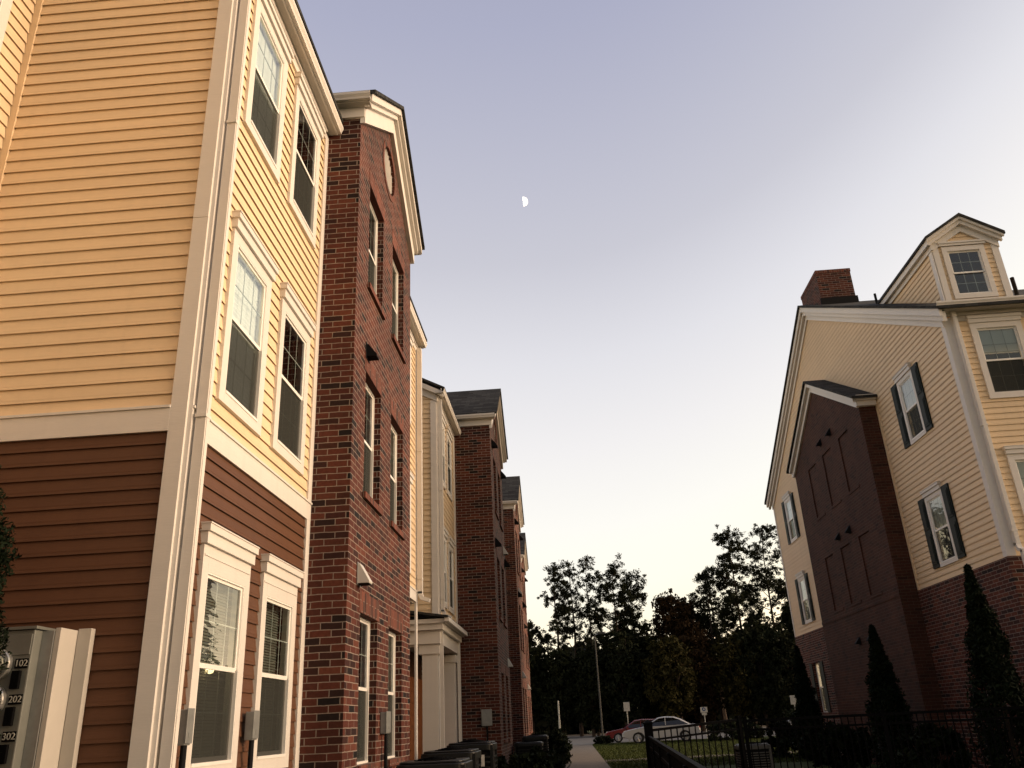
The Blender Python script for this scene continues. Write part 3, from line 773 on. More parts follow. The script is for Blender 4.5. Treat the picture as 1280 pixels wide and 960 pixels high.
# brick base
b = flat(MB(WT(XR-.04, 0, -90)), -35.13, -17.56, 0, 4.26, [(-33.225, -32.275, 1.45, 3.15, .2)])
b.build('brick_base', 'brick', hR)
put_window(hR, 'brick_open', XR-.04, 0, -90, -32.75, 1.45)
b = MB(WT(XR-.04, 0, -90)); b.box(-33.62, -33.26, -.03, 0, 1.45, 3.15); b.box(-32.24, -31.88, -.03, 0, 1.45, 3.15); b.build_each('shutter', 'shutter', hR)
TFr = WT(0, YN, 0)
fw = [(10.18, 7.80), (10.18, 4.68), (12.6, 7.80), (12.6, 4.68), (15.0, 7.80), (15.0, 4.68), (17.4, 7.8), (17.4, 4.68)]
clap(MB(TFr), XR, 20, 4.26, 9.66, .134, [(x-.44, x+.44, z, z+1.59) for x, z in fw]).build('front_siding', 'yellow', hR)
for x, z in fw: put_window(hR, 'front', 0, YN, 0, x, z)
flat(MB(WT(0, YN-.04, 0)), XR-.04, 20, 0, 4.26).build('front_brick_base', 'brick', hR)
b = MB(TFr); b.box(XR-.004, XR+.15, -.035, .004, 4.27, 9.7); b.build_each('corner_board', 'trim', hR)
b = MB(TG); b.box(-17.74, -17.564, -.035, .004, 4.27, 9.62); b.box(-35.1, -34.98, -.034, .004, 4.27, 9.6); b.build_each('side_corner_board', 'trim', hR)
b = MB(TFr); b.box(XR+.15, 20, -.036, .004, 9.60, 9.80); b.box(XR-.2, 20, -.3, .004, 9.80, 9.83); b.box(XR-.2, 20, -.32, -.3, 9.80, 9.99); b.box(XR, 20, -.09, -.036, 9.72, 9.80); b.build('eave_board', 'trim_dim', hR)
gutter(hR, TFr, XR-.26, 20, -.32, 9.86)
downspout(hR, TFr, XR+.19, -.036, 4.35, 9.8, w=.10, d=.10, kick=True)
b = MB(TFr); b.box(XR+.14, XR+.24, -.30, -.2, .2, 4.34); b.build('lower_downspout', 'trim', hR)
# gable rake boards
zr = lambda x: ZA-SG*abs(x+26.35)
b = MB(TG)
chevron(b, -35.13, -26.35, -17.57, zr(-35.13), ZA, zr(-17.57), -.06, .26, -.06, .003)
chevron(b, -35.35, -26.35, -17.33, zr(-35.35), ZA, zr(-17.33), -.16, .08, -.15, -.0605)
chevron(b, -35.40, -26.35, -17.28, zr(-35.40), ZA, zr(-17.28), -.24, -.05, -.215, -.1505)
b.build('rake_board', 'trim', hR)
b = MB()
for ye in (17.22, 35.48):
    b.prism_x([(YRG, ZA+.32), (YRG, ZA+.24), (ye, zr(-ye)+.24), (ye, zr(-ye)+.32)], XR-.27, 21)
roofR = b.build('roof', 'shingle', hR)
# chimney
ch = flat(MB(WT(0, 25.3, 0)), 9.30, 10.45, 12.6, 15.40); chim = ch.build('chimney', 'brick', roofR)
b = MB(); 
for q in (((9.30,25.3),(9.30,27.2)), ((10.45,25.3),(10.45,27.2)), ((9.30,27.2),(10.45,27.2))):
    (xa, ya), (xb, yb) = q; b.quad((xa,ya,12.6),(xb,yb,12.6),(xb,yb,15.4),(xa,ya,15.4))
b.quad((9.3,25.3,15.38),(10.45,25.3,15.38),(10.45,27.2,15.38),(9.3,27.2,15.38)); b.build('chimney_stack', 'brick', chim)
b = MB(); b.box(9.285, 10.465, 25.285, 27.215, 15.30, 15.42); b.build('chimney_crown', 'soldier', chim)
b = MB(); b.box(9.26, 10.49, 25.22, 25.3, 13.8, 14.33); b.build('flashing', 'black_matt', chim)
# dormer
TD_ = WT(0, 18.3, 0)
DX0, DX1, DXM = 9.62, 11.20, 10.41
rz = lambda y: zr(-y)+.30                # roof surface height
DZ = 12.06; DS = .63; DA = DZ+DS*(DX1-DX0)/2
dl = lambda z: DX0 if z < DZ else DXM-max(0, (DA-z)/DS)
dr = lambda z: DX1 if z < DZ else DXM+max(0, (DA-z)/DS)
dm = clap(MB(TD_), DX0, DX1, 10.40, DA-.02, .13, [(10.36-.385, 10.36+.385, 10.63, 11.84)], xl=dl, xr=dr).build('dormer', 'yellow', hR)
put_window(hR, 'dormer', 0, 18.3, 0, 10.36, 10.62)
b = MB(TD_); b.box(9.80, 10.92, -.07, .0, 11.97, 12.03); b.box(9.78, 10.94, -.09, .0, 12.03, 12.08); b.build('dormer_window_cap', 'trim', dm)
b = MB(TD_); b.box(DX0-.01, DX0+.15, -.035, .004, 10.42, 12.2); b.box(DX1-.15, DX1+.01, -.035, .004, 10.42, 12.2); b.build_each('dormer_corner_board', 'trim', dm)
TL = WT(DX0, 0, -90)
def cheek(z): return -18.3, -(18.3+max(0.0, (z-10.4)/SG))
clap(MB(TL), -22.6, -18.3, 10.42, 11.9, .13, xl=lambda z: -(18.3+max(0, (12.75-10.4)/SG)), xr=lambda z: -18.3).build('dormer_cheek', 'yellow', dm)
clap(MB(WT(DX1, 0, 90)), 18.3, 22.6, 10.42, 12.15, .13).build('dormer_far_cheek', 'yellow', dm)
b = MB(TL); b.box(-18.42, -18.265, -.034, .004, 10.42, 12.15); b.build('dormer_cheek_board', 'trim', dm)
dz = lambda x: DA-DS*abs(x-DXM)
b = MB(TD_)
chevron(b, DX0-.03, DXM, DX1+.03, dz(DX0-.03), DA, dz(DX1+.03), -.03, .20, -.06, .003)
chevron(b, DX0-.10, DXM, DX1+.10, dz(DX0-.10), DA, dz(DX1+.10), -.12, .02, -.14, -.0605)
chevron(b, DX0-.14, DXM, DX1+.14, dz(DX0-.14), DA, dz(DX1+.14), -.17, -.09, -.19, -.1405)
b.build('dormer_rake_board', 'trim', dm)
b = MB(TL); b.box(-22.0, -18.2, -.05, .004, 11.86, 12.06); b.box(-22.6, -18.15, -.135, -.0505, 11.98, 12.16); b.build('dormer_eave_board', 'trim', dm)
b = MB()
for xe in (DX0-.17, DX1+.17):
    b.prism([(DXM, DA+.24), (DXM, DA+.165), (xe, dz(xe)+.165), (xe, dz(xe)+.24)], 18.08, 24.6)
b.build('dormer_roof', 'shingle', dm)
b = MB(); b.tube([(9.55, 21.8, 12.1), (9.55, 21.8, 12.6)], .035, 10); b.tube([(11.75, 19.0, 10.6), (11.75, 19.0, 11.35)], .05, 10); b.build_each('vent_pipe', 'black_matt', roofR)
# brick bay on the gable
BX = 8.6; BY0, BY1, BYM = 22.35, 29.5, 25.95
BZ, BS = 9.62, .53
BA = BZ+BS*(BY1-BY0)/2
TBy = WT(BX, 0, -90)
nich = []
for z0, z1 in ((7.45, 9.12), (4.45, 6.12)):
    for c in (-24.0, -25.75, -27.45): nich.append((c-.46, c+.46, z0, z1, .035, 1))
fb = flat(MB(TBy), -BY1, -BY0, 0, 9.4, nich)
fb.add([(-BY1, 0, 9.4), (-BY0, 0, 9.4), (-BY0, 0, BZ-.08), (-BYM, 0, BA-.08), (-BY1, 0, BZ-.08)], [(0,1,2,3,4)])
fb.build('bay_wall', 'brick_plum', hR)
b = MB(); b.quad((BX, BY0, 0), (XR+.02, BY0, 0), (XR+.02, BY0, 9.7), (BX, BY0, 9.7)); b.quad((BX, BY1, 0), (BX, BY1, 9.7), (XR+.02, BY1, 9.7), (XR+.02, BY1, 0)); b.build_each('bay_side_wall', 'brick_plum', hR)
b = MB(TBy)
for n in nich: b.box(n[0]-.03, n[1]+.03, -.016, .03, n[2]-.08, n[2]-.002)
b.box(-BY1, -BY0, -.012, .01, 4.16, 4.26); b.build_each('bay_sill', 'brick_plum', hR)
bz = lambda x: BA-BS*abs(x+BYM)
b = MB(TBy)
chevron(b, -BY1-.03, -BYM, -BY0+.03, bz(-BY1-.03), BA, bz(-BY0+.03), .0, .26, -.06, .003)
chevron(b, -BY1-.12, -BYM, -BY0+.12, bz(-BY1-.12), BA, bz(-BY0+.12), -.06, .07, -.16, -.0605)
b.build('bay_rake_board', 'trim', hR)
b = MB(); b.box(BX-.08, XR-.03, BY0-.12, BY0+.0, 9.36, 9.66); b.box(BX-.08, XR-.03, BY0-.2, BY0-.12, 9.5, 9.66); b.box(BX-.08, XR-.03, BY1, BY1+.12, 9.36, 9.66); b.build_each('bay_eave_board', 'trim', hR)
b = MB()
for ye in (BY0-.26, BY1+.26): b.prism_x([(BYM, BA+.14), (BYM, BA+.065), (ye, bz(-ye)+.065), (ye, bz(-ye)+.14)], BX-.22, XR-.02)
b.build('bay_roof', 'shingle', hR)
for z in (9.62, 6.55, 3.45):
    for y in (25.05, 26.1): vent_hood(hR, TBy, -y, z, s=.95)
b = MB(TG); b.box(-BY0+.0, -BY0+.1, -.03, .004, 4.27, 9.36); b.build('bay_corner_board', 'yellow', hR)
# ------------------------------------------------------------------ things on and by the houses
def text(s, size, loc, rot, m, parent, name, ext=.002):
    cu = bpy.data.curves.new(name, 'FONT'); cu.body = s; cu.size = size; cu.extrude = ext; cu.align_x = 'CENTER'; cu.align_y = 'CENTER'
    tmp = bpy.data.objects.new(name, cu); C.objects.link(tmp); bpy.context.view_layer.update()
    me = bpy.data.meshes.new_from_object(tmp.evaluated_get(bpy.context.evaluated_depsgraph_get())); me.name = name
    bpy.data.objects.remove(tmp)
    me.materials.clear(); me.materials.append(MT[m])
    o = bpy.data.objects.new(name, me); C.objects.link(o); o.location = loc; o.rotation_euler = rot; o.parent = parent
    return o
MT['label_white'] = mat('stencil_white', (0.34, 0.34, 0.30), 0.6)
MT['meter_dome'] = glass_mat('meter_glass_dome', (.9, .92, .9), 1.5)
MT['steel'] = mat('brushed_steel_ring', (0.42, 0.42, 0.40), 0.3, metal=0.7)
mc = thing('electric_meter_cabinet', (-4.05, 6.06, .8), 'grey electric meter cabinet with numbered meters beside cream boards on the brown wall', 'meter cabinet')
bm_ = MB(); bm_.box(-.85, .30, -.25, .13, 0, 1.53); bm_.build('cabinet', 'meter_grey', mc, bevel=.008)
b = MB(); b.box(-.06, .29, -.258, -.2505, 1.36, 1.50); b.box(-.30, -.07, -.258, -.2505, 1.20, 1.50); b.box(-.30, .12, -.256, -.2505, .05, 1.17); b.build('cabinet_door', 'meter_grey', mc, bevel=.003)
b = MB(); b.box(.302, .385, -.16, .13, 0, 1.525); b.build('side_panel', 'metal_grey', mc)
b = MB(); b.box(.388, .43, -.15, .135, -.6, 1.545); b.build('mounting_board', 'trim_dim', mc, bevel=.004)
b = MB(); b.box(.433, .535, .06, .115, -.6, 1.556); b.build('edge_board', 'trim_dim', mc, bevel=.004)
b = MB(); b.box(-.88, .32, -.27, .13, 1.532, 1.552); b.build('cabinet_lid', 'meter_grey', mc)
for i, num in enumerate(('102', '202', '302')):
    z = 1.30-.235*i
    for col, xx in ((0, .075),):
        m_ = MB(); m_.lathe([(.105, -.252), (.105, -.285), (.098, -.292), (.086, -.292)], xx-.0, z, 28, 'y'); me_ = m_.build('meter', 'steel', mc, smooth=False)
        g = MB(); g.lathe([(.086, -.291), (.086, -.34), (.072, -.372), (.04, -.39), (.005, -.395)], xx, z, 28, 'y'); g.build('meter_dome', 'meter_dome', me_, smooth=True)
        d = MB(); d.lathe([(.07, -.292), (.07, -.32), (.02, -.325)], xx, z, 24, 'y'); d.build('meter_dial', 'label_white', me_)
    p = MB(); p.box(.20, .335-.04, -.262, -.2585, z-.03, z+.035); pl = p.build('number_plate', 'black', mc)
    text(num, .062, (.247, -.264, z+.002), (PI/2, 0, 0), 'label_white', pl, 'unit_number')
    p = MB(); p.box(.20, .262, -.285, -.2585, z-.165, z-.045); p.build('breaker_switch', 'black', mc, bevel=.004)

def conduit_box(X, y, z0, z1, w, label, grp=None):
    t = thing('cable_box', (X, y, z0), label, 'utility box', grp, PI/2)
    b = MB(); b.box(-w/2, w/2, -.075, 0, 0, z1-z0); b.build('box', 'metal_grey', t, bevel=.006)
    b = MB(); b.box(-w/2-.008, w/2+.008, -.085, -.076, .012, z1-z0+.008); b.box(-.02, .02, -.09, -.0855, .05, .09); b.build('box_lid', 'metal_grey', t, bevel=.003)
    b = MB(); b.tube([(0, -.05, 0), (0, -.05, -z0+.1)], .024, 10); b.build('conduit', 'black_matt', t)
    return t
conduit_box(-2.955, 6.52, 1.52, 1.77, .10, 'small grey cable box with black conduit left of the first ground floor window', 'grey cable boxes on the house walls')
conduit_box(-2.955, 7.92, 1.53, 1.77, .13, 'grey cable box with black conduit between the two ground floor windows', 'grey cable boxes on the house walls')
conduit_box(-2.495, 11.52, 1.52, 1.78, .26, 'twin grey meter box with conduit on the brick between two ground floor windows', 'grey cable boxes on the house walls')
t_ = conduit_box(-2.25, 23.19, 1.55, 1.95, .26, 'flat grey box low on the wide brick side wall behind the porch', 'grey cable boxes on the house walls'); t_.rotation_euler = (0, 0, 0)

def wall_light(X, y, z, label):
    t = thing('wall_light', (X, y, z), label, 'wall light', 'white wedge lights on the brick fronts', PI/2); t.scale = (.72, .78, .8)
    b = MB(); b.prism_x([(0, .17), (-.04, .17), (-.20, -.10), (-.19, -.13), (0, -.13)], -.115, .115); b.build('housing', 'white_plastic', t, bevel=.008)
    b = MB(); b.box(-.10, .10, -.185, -.02, -.145, -.131); b.build('lens', 'black_matt', t)
    b = MB(); b.box(-.13, .13, -.012, 0, -.15, .19); b.build('backplate', 'metal_grey', t)
    return t
wall_light(-2.495, 10.06, 3.32, 'white wedge light low on the nearest brick front above its window')
wall_light(-1.895, 26.7, 3.3, 'white wedge light low on the second brick front, by the porch')
wall_light(-1.895, 26.7, 6.75, 'white wedge light higher on the second brick front, under the gable')
wall_light(-1.895, 34.6, 3.35, 'white wedge light low on the third brick front, farther off')
wall_light(-1.895, 34.6, 6.6, 'white wedge light higher on the third brick front, farther off')
wall_light(-2.295, 46.6, 3.35, 'tiny white wedge light on the farthest brick front')

pl = thing('ceiling_lamp', (-3.066, 7.25, 2.10), 'small lit warm lamp glowing behind the ground floor window glass', 'lamp')
MT['bulb'] = emit_mat('lit_bulb', (1.0, .72, .34), 14.0)
b = MB(); b.lathe([(.008, -.03), (.028, -.02), (.036, 0), (.028, .02), (.008, .03)], 0, 0, 14); b.build('bulb', 'bulb', pl, smooth=True)
b = MB(); b.tube([(0, 0, .03), (0, 0, .55)], .006, 6); b.build('cord', 'black_matt', pl)

# ---- air conditioning condensers
def rounded_sq(hw, r, n=5):
    p = []
    for cx, cy, a0 in ((hw-r, hw-r, 0), (-hw+r, hw-r, 90), (-hw+r, -hw+r, 180), (hw-r, -hw+r, 270)):
        for k in range(n+1):
            a = math.radians(a0+90*k/n); p.append((cx+r*math.cos(a), cy+r*math.sin(a)))
    return p
def ring_solid(mb, p, z0, z1):
    n = len(p); mb.add([(x,y,z0) for x,y in p]+[(x,y,z1) for x,y in p], [tuple(range(n-1,-1,-1)), tuple(range(n,2*n))]+[(i,(i+1)%n,(i+1)%n+n,i+n) for i in range(n)])
MT['unit'] = mat('dark_unit_paint', (0.007, 0.0075, 0.007), 0.4, 0.1, 4, 0.35)
MT['unit_tan'] = mat('tan_unit_paint', (0.07, 0.067, 0.058), 0.5, 0.1, 4, 0.4)
def make_condenser(hw=.42, hh=.98, body='unit', label='', grp='black air conditioning condensers by the left row'):
    t = thing('air_conditioner', (0, 0, 0), label, 'air conditioner', grp)
    b = MB(); b.box(-hw-.08, hw+.08, -hw-.08, hw+.08, 0, .12); b.build('pad', 'concrete', t)
    b = MB(); ring_solid(b, rounded_sq(hw-.03, .10), .12, hh); b.build('coil', 'black_matt', t)
    b = MB(); n = 11
    for i in range(n):
        z = .16+(hh-.26)*i/n; ring_solid(b, rounded_sq(hw, .12), z, z+.022)
    ring_solid(b, rounded_sq(hw+.004, .12), .12, .17)
    for sx in (-1, 1):
        for sy in (-1, 1): b.box(sx*(hw-.055), sx*(hw-.005), sy*(hw-.055), sy*(hw-.005), .12, hh)
    b.build('louver_panel', body, t)
    b = MB(); ring_solid(b, rounded_sq(hw+.012, .13), hh-.07, hh+.02)
    ring_solid(b, rounded_sq(hw-.02, .13), hh+.02, hh+.045); b.build('top_cover', body, t, bevel=.012)
    b = MB()
    for k in range(7):
        r = .06+.05*k; b.tube([(r*math.cos(2*PI*i/24), r*math.sin(2*PI*i/24), hh+.075-.05*(r/.36)**2) for i in range(25)], .005, 5, False)
    for k in range(6):
        a = PI*k/6; b.tube([(-.36*math.cos(a), -.36*math.sin(a), hh+.03), (0, 0, hh+.082), (.36*math.cos(a), .36*math.sin(a), hh+.03)], .005, 5, False)
    b.build('fan_guard', 'black', t)
    if body != 'unit': return t
    b = MB(); b.box(hw*.35, hw*.62, -hw-.012, -hw-.004, hh-.27, hh-.12); b.build('rating_label', 'white_plastic', t)
    return t
ac0 = make_condenser(label='black condenser with white label nearest the camera at the foot of the frame')
spots = [(-1.75, 11.2, .16, 0), (-1.93, 14.0, .20, 1), (-1.88, 16.4, .26, 2), (-1.40, 27.2, .02, 3), (-1.30, 29.6, .0, 4)]
aclab = ['black condenser with white label nearest the camera at the foot of the frame', 'second black louvered condenser, just behind the nearest one',
         'third black louvered condenser, in front of the porch', 'black condenser with a pale label in front of the second brick front', 'farther black condenser beside the hedge and the sidewalk']
for i, (x, y, z, k) in enumerate(spots):
    o = ac0 if i == 0 else copy_tree(ac0)
    o.location = (x, y, 0); o['label'] = aclab[i]
    if z: o.scale = (1, 1, 1+z)
ac1 = make_condenser(.36, .84, 'unit_tan', 'tan louvered condenser behind the black fence pickets', None)
ac1.location = (4.12, 21.4, 0)

# ---- black picket fences
def fence(pts, top, label, name='picket_fence', pitch=.118, posts=2.4, base=0.0, top1=None, up=.03):
    P0 = Vector((*pts[0], 0)); P1 = Vector((*pts[1], 0)); L = (P1-P0).length; d = (P1-P0)/L
    ang = math.atan2(d.y, d.x)
    t = thing(name, P0, label, 'fence', None, ang)
    t1 = top if top1 is None else top1
    zt = lambda x: top+(t1-top)*x/L
    b = MB()
    n = int(L/pitch)
    for i in range(n):
        x = (i+.5)*L/n; b.box(x-.009, x+.009, -.009, .009, .08, zt(x)-.03)
    b.build('pickets', 'black', t)
    b = MB()
    for lo, hi, hw in ((-.045, 0, .022), (-.20, -.165, .018)): b.prism([(0, top+lo), (L, t1+lo), (L, t1+hi), (0, top+hi)], -hw, hw)
    b.box(0, L, -.018, .018, .10, .14); b.build_each('rail', 'black', t)
    k = max(1, round(L/posts))
    for i in range(k+1):
        x = L*i/k; p = MB(); p.box(x-.035, x+.035, -.035, .035, base, zt(x)+up); p.box(x-.045, x+.045, -.045, .045, zt(x)+up, zt(x)+up+.02); p.build('post', 'black', t)
    return t
fence([(1.34, 16.3), (.70, 4.4)], 1.255, 'black picket fence running from the corner post down towards the camera', up=-.06)
fence([(1.36, 16.44), (3.12, 17.1)], 1.36, 'short black picket fence panel between the corner post and the next post', top1=1.465, posts=1.6)
fence([(3.22, 17.1), (13.0, 15.6)], 1.44, 'black picket fence across the foot of the right apartment house', posts=2.2)
cp = thing('corner_post', (1.35, 16.42, 0), 'thick black corner post where two picket fences meet', 'post')
b = MB(); b.box(-.075, .075, -.075, .075, 0, 1.45); b.build('shaft', 'black', cp, bevel=.006)
b = MB(); b.box(-.09, .09, -.09, .09, 1.451, 1.475); b.add([(-.085,-.085,1.476),(.085,-.085,1.476),(.085,.085,1.476),(-.085,.085,1.476),(0,0,1.52)], [(0,1,4),(1,2,4),(2,3,4),(3,0,4)]); b.build('cap', 'black', cp)

# ---- parked cars (local: nose at -x, y across)
def car(paint, label, style='sedan', grp='cars parked in the lot'):
    t = thing('parked_car', (0, 0, 0), label, 'car', grp)
    L_, Wd = 4.7, 1.8
    low = [(-2.33, .42), (-2.30, .62), (-2.12, .74), (-1.55, .84), (-1.00, .92), (.2, .93), (1.55, .95), (2.05, .96), (2.28, .88), (2.34, .62), (2.30, .40), (1.85, .30),
           (1.80, .30), (1.76, .45), (1.63, .60), (1.42, .67), (1.21, .60), (1.08, .45), (1.04, .28), (-1.00, .28), (-1.04, .45), (-1.17, .60), (-1.38, .67), (-1.59, .60), (-1.72, .45), (-1.76, .30), (-2.0, .30)]
    if style == 'sedan': top = [(-1.08, .90), (-.55, 1.18), (-.15, 1.38), (.25, 1.43), (.85, 1.40), (1.25, 1.26), (1.80, .95)]
    else: top = [(-1.08, .90), (-.55, 1.2), (-.15, 1.42), (.4, 1.48), (1.5, 1.44), (1.95, 1.30), (2.22, .93)]
    def loft(pts, ys, name, m, par):
        n = len(pts); vs = []; fs = []
        cx = sum(p[0] for p in pts)/n; cz = sum(p[1] for p in pts)/n
        for y, s, dz in ys:
            for x, z in pts: vs.append((cx+(x-cx)*s, y, cz+(z-cz)*(s if z > cz else 1)+dz))
        for i in range(len(ys)-1):
            for k in range(n): fs.append((i*n+k, i*n+(k+1)%n, (i+1)*n+(k+1)%n, (i+1)*n+k))
        fs.append(tuple(range(n))); fs.append(tuple((len(ys)-1)*n+k for k in range(n-1, -1, -1)))
        b = MB(); b.add(vs, fs); return b.build(name, m, par)
    body = loft(low, [(-.90, .965, 0), (-.86, .99, 0), (-.70, 1.0, .01), (.70, 1.0, .01), (.86, .99, 0), (.90, .965, 0)], 'body', paint, t)
    loft(top, [(-.70, .88, 0), (-.62, .97, 0), (-.3, 1.0, .02), (.3, 1.0, .02), (.62, .97, 0), (.70, .88, 0)], 'cabin', paint, t)
    gi = [(p[0]*.90+.04, p[1]-.045 if p[1] > 1 else p[1]+.03) for p in top]
    for s in (-1, 1):
        b = MB(); vv = [(x, s*(.775-.07*(z-.93)/.5+.012), z) for x, z in gi]
        vv = [(x, s*(.80 if z < 1 else .70), z) for x, z in gi]
        b.add(vv, [tuple(range(len(vv)))]); b.build('side_window', 'glassblack', t)
        b = MB(); b.box(.28, .34, s*.70, s*.79, .95, 1.38); b.build('door_pillar', paint, t)
        b = MB(); b.box(-2.2, -1.95, s*.62, s*.875, .66, .74); b.build('headlight', 'white_plastic', t)
        b = MB(); b.box(2.12, 2.335, s*.60, s*.88, .74, .86); b.build('tail_light', 'tail', t)
        b = MB(); b.box(-.75, -.58, s*.90, s*1.02, .92, 1.04); b.build('mirror', paint, t)
        for x in (-1.38, 1.42):
            w = MB(); w.lathe([(.20, s*.70), (.315, s*.70), (.325, s*.74), (.325, s*.88), (.31, s*.91), (.22, s*.91)], x, .325, 24, 'y'); wo = w.build('wheel', 'tyre', t)
            r = MB(); r.lathe([(.03, s*.9), (.215, s*.905), (.215, s*.915)], x, .325, 24, 'y')
            for k in range(5):
                a = 2*PI*k/5; r.tube([(x, s*.917, .325), (x+.2*math.cos(a), s*.917, .325+.2*math.sin(a))], .028, 6)
            r.build('rim', 'rim', wo)
    b = MB(); b.add([(-1.02, -.66, .955), (-1.02, .66, .955), (-.18, .55, 1.37), (-.18, -.55, 1.37)], [(0,1,2,3)])
    o = b.build('windscreen', 'glassblack', t); o.location = (-.03, 0, .035)
    return t
MT['white_paint'] = mat('white_car_paint', (0.36, 0.36, 0.36), 0.25, spec=0.6)
MT['red_paint'] = mat('dark_red_car_paint', (0.13, 0.008, 0.011), 0.25, spec=0.6)
MT['tail'] = mat('red_lamp_lens', (0.35, 0.02, 0.02), 0.2)
wc = car('white_paint', 'white sedan parked side on behind the picket fence'); wc.location = (5.75, 60.0, .01); wc.scale = (1.10, 1.10, 1.10); wc.rotation_euler = (0, 0, math.radians(-6))
rc = car('red_paint', 'dark red car parked behind the white sedan', 'hatch'); rc.location = (4.55, 65.6, .012); rc.rotation_euler = (0, 0, math.radians(-4))
wc2 = copy_tree(wc); wc2.location = (17.9, 68.0, .012); wc2['label'] = 'white car mostly hidden by dark shrubs near the right apartment house'

# ---- signs, lamp post, bollard post
MT['sign_white'] = mat('white_sign_face', (0.42, 0.41, 0.37), 0.5)
MT['sign_blue'] = mat('dark_blue_sign_mark', (0.02, 0.05, 0.16), 0.5)
def sign(x, y, ztop, w, h, label, mark):
    t = thing('parking_sign', (x, y, 0), label, 'sign', 'white signs at the parking lot')
    b = MB(); b.tube([(0, .03, 0), (0, .03, ztop-.03)], .03, 8); b.build('post', 'metal_grey', t)
    b = MB(); b.box(-w/2, w/2, -.012, .0, ztop-h, ztop); p = b.build('plate', 'sign_white', t, bevel=.004)
    b = MB()
    if mark == 'wheel':
        b.lathe([(.13, -.014), (.13, -.02), (.04, -.02)], 0, ztop-h*.42, 20, 'y'); b.build('symbol', 'sign_blue', p)
        q = MB(); q.lathe([(.06, -.021), (.06, -.024), (.01, -.024)], 0, ztop-h*.42, 16, 'y'); q.build('symbol_centre', 'sign_white', p)
        q = MB(); q.box(-w*.35, w*.35, -.012, 0, ztop-h-.18, ztop-h-.02); q.build('lower_plate', 'sign_white', t)
    else:
        b.box(-w*.3, w*.3, -.016, -.0125, ztop-h*.22, ztop-h*.16); b.box(-w*.22, w*.22, -.016, -.0125, ztop-h*.72, ztop-h*.66); b.box(-w*.32, -w*.24, -.016, -.0125, ztop-h*.62, ztop-h*.3); b.box(w*.24, w*.32, -.016, -.0125, ztop-h*.62, ztop-h*.3)
        b.build('symbol', 'metal_grey', p)
    return t
sign(4.02, 66.5, 2.72, .44, .62, 'white upright parking sign above the red car', 'plain')
sign(9.4, 64.6, 2.1, .5, .36, 'white sign with a round dark symbol above the fence rail', 'wheel')
sign(16.2, 66, 2.6, .50, .62, 'white sign farthest right, beside the corner of the right apartment house', 'plain')
t = thing('marker_post', (-1.05, 66, 0), 'pale upright post at the end of the sidewalk by the left row', 'post')
b = MB(); b.tube([(0, 0, 0), (0, 0, 1.7)], .07, 10); b.build('lower_shaft', 'metal_grey', t); b = MB(); b.tube([(0, 0, 1.7), (0, 0, 3.05)], .055, 10); b.build('upper_shaft', 'metal_grey', t)
t = thing('street_lamp', (2.25, 72, 0), 'thin grey unlit lamp post in front of the dark trees', 'street lamp')
b = MB(); b.tube([(0, 0, 0), (0, 0, 8.2)], [.075, .05], 10); b.build('pole', 'grey_dark', t)
b = MB(); b.tube([(0, 0, 8.15), (.35, -.05, 8.25)], .035, 8); b.build('arm', 'metal_grey', t)
b = MB(); b.box(.25, .85, -.2, .12, 8.2, 8.34); b.build('lamp_head', 'grey_dark', t, bevel=.02)

# ---- moon
md = Vector((-0.01749615, 0.84044397, 0.58520894)).normalized()
MT['moon'] = emit_mat('sunlit_moon', (1.0, .98, .92), 1.5)
R_ = 3000*.0055
vs = []; fs = []
nu, nv = 12, 18
for i in range(nu+1):
    a = PI*i/nu-PI/2                 # pole to pole
    for k in range(nv+1):
        l = PI*k/nv-PI/2             # the lit half faces +x
        vs.append((R_*math.cos(a)*math.cos(l), R_*math.cos(a)*math.sin(l), R_*math.sin(a)))
for i in range(nu):
    for k in range(nv): fs.append((i*(nv+1)+k, i*(nv+1)+k+1, (i+1)*(nv+1)+k+1, (i+1)*(nv+1)+k))
b = MB(); b.add(vs, fs); mo = b.build('moon', 'moon', smooth=True); mo.location = md*3000+Vector((0, 0, H))
mo.rotation_euler = (0, math.radians(-4), math.radians(0))
tag(mo, 'bright white half moon high in the dusk sky', 'moon')
# ------------------------------------------------------------------ foliage
def leaves(centres, radii, counts, size, seed, flatten=1.0, aspect=.45):
    """leaf-sized faces scattered round many clump centres"""
    rng = np.random.default_rng(seed)
    cen = np.repeat(np.asarray(centres, float), counts, axis=0); rad = np.repeat(np.asarray(radii, float), counts)
    n = len(cen)
    d = rng.normal(size=(n, 3)); d /= np.linalg.norm(d, axis=1)[:, None]
    r = rng.random(n)**.55
    p = cen+d*(rad*r)[:, None]*np.array([1, 1, flatten])
    u = rng.normal(size=(n, 3)); u /= np.linalg.norm(u, axis=1)[:, None]
    w = np.cross(u, rng.normal(size=(n, 3))); w /= np.linalg.norm(w, axis=1)[:, None]
    s = size*(.6+.8*rng.random(n))
    u *= s[:, None]; w *= (s*aspect)[:, None]
    v = np.empty((n, 4, 3)); v[:, 0] = p-u; v[:, 1] = p+w*1.0; v[:, 2] = p+u; v[:, 3] = p-w
    return v.reshape(-1, 3)
def leaf_mesh(name, v, m):
    n = len(v)//4
    me = bpy.data.meshes.new(name); me.vertices.add(len(v)); me.vertices.foreach_set('co', np.ascontiguousarray(v, dtype=np.float32).ravel())
    me.loops.add(len(v)); me.loops.foreach_set('vertex_index', np.arange(len(v), dtype=np.int32))
    me.polygons.add(n); me.polygons.foreach_set('loop_start', np.arange(0, len(v), 4, dtype=np.int32))
    me.update(); me.validate(); me.materials.append(MT[m])
    return me
def leaf_obj(name, v, m, parent):
    o = bpy.data.objects.new(name, leaf_mesh(name, v, m)); C.objects.link(o); o.parent = parent; return o
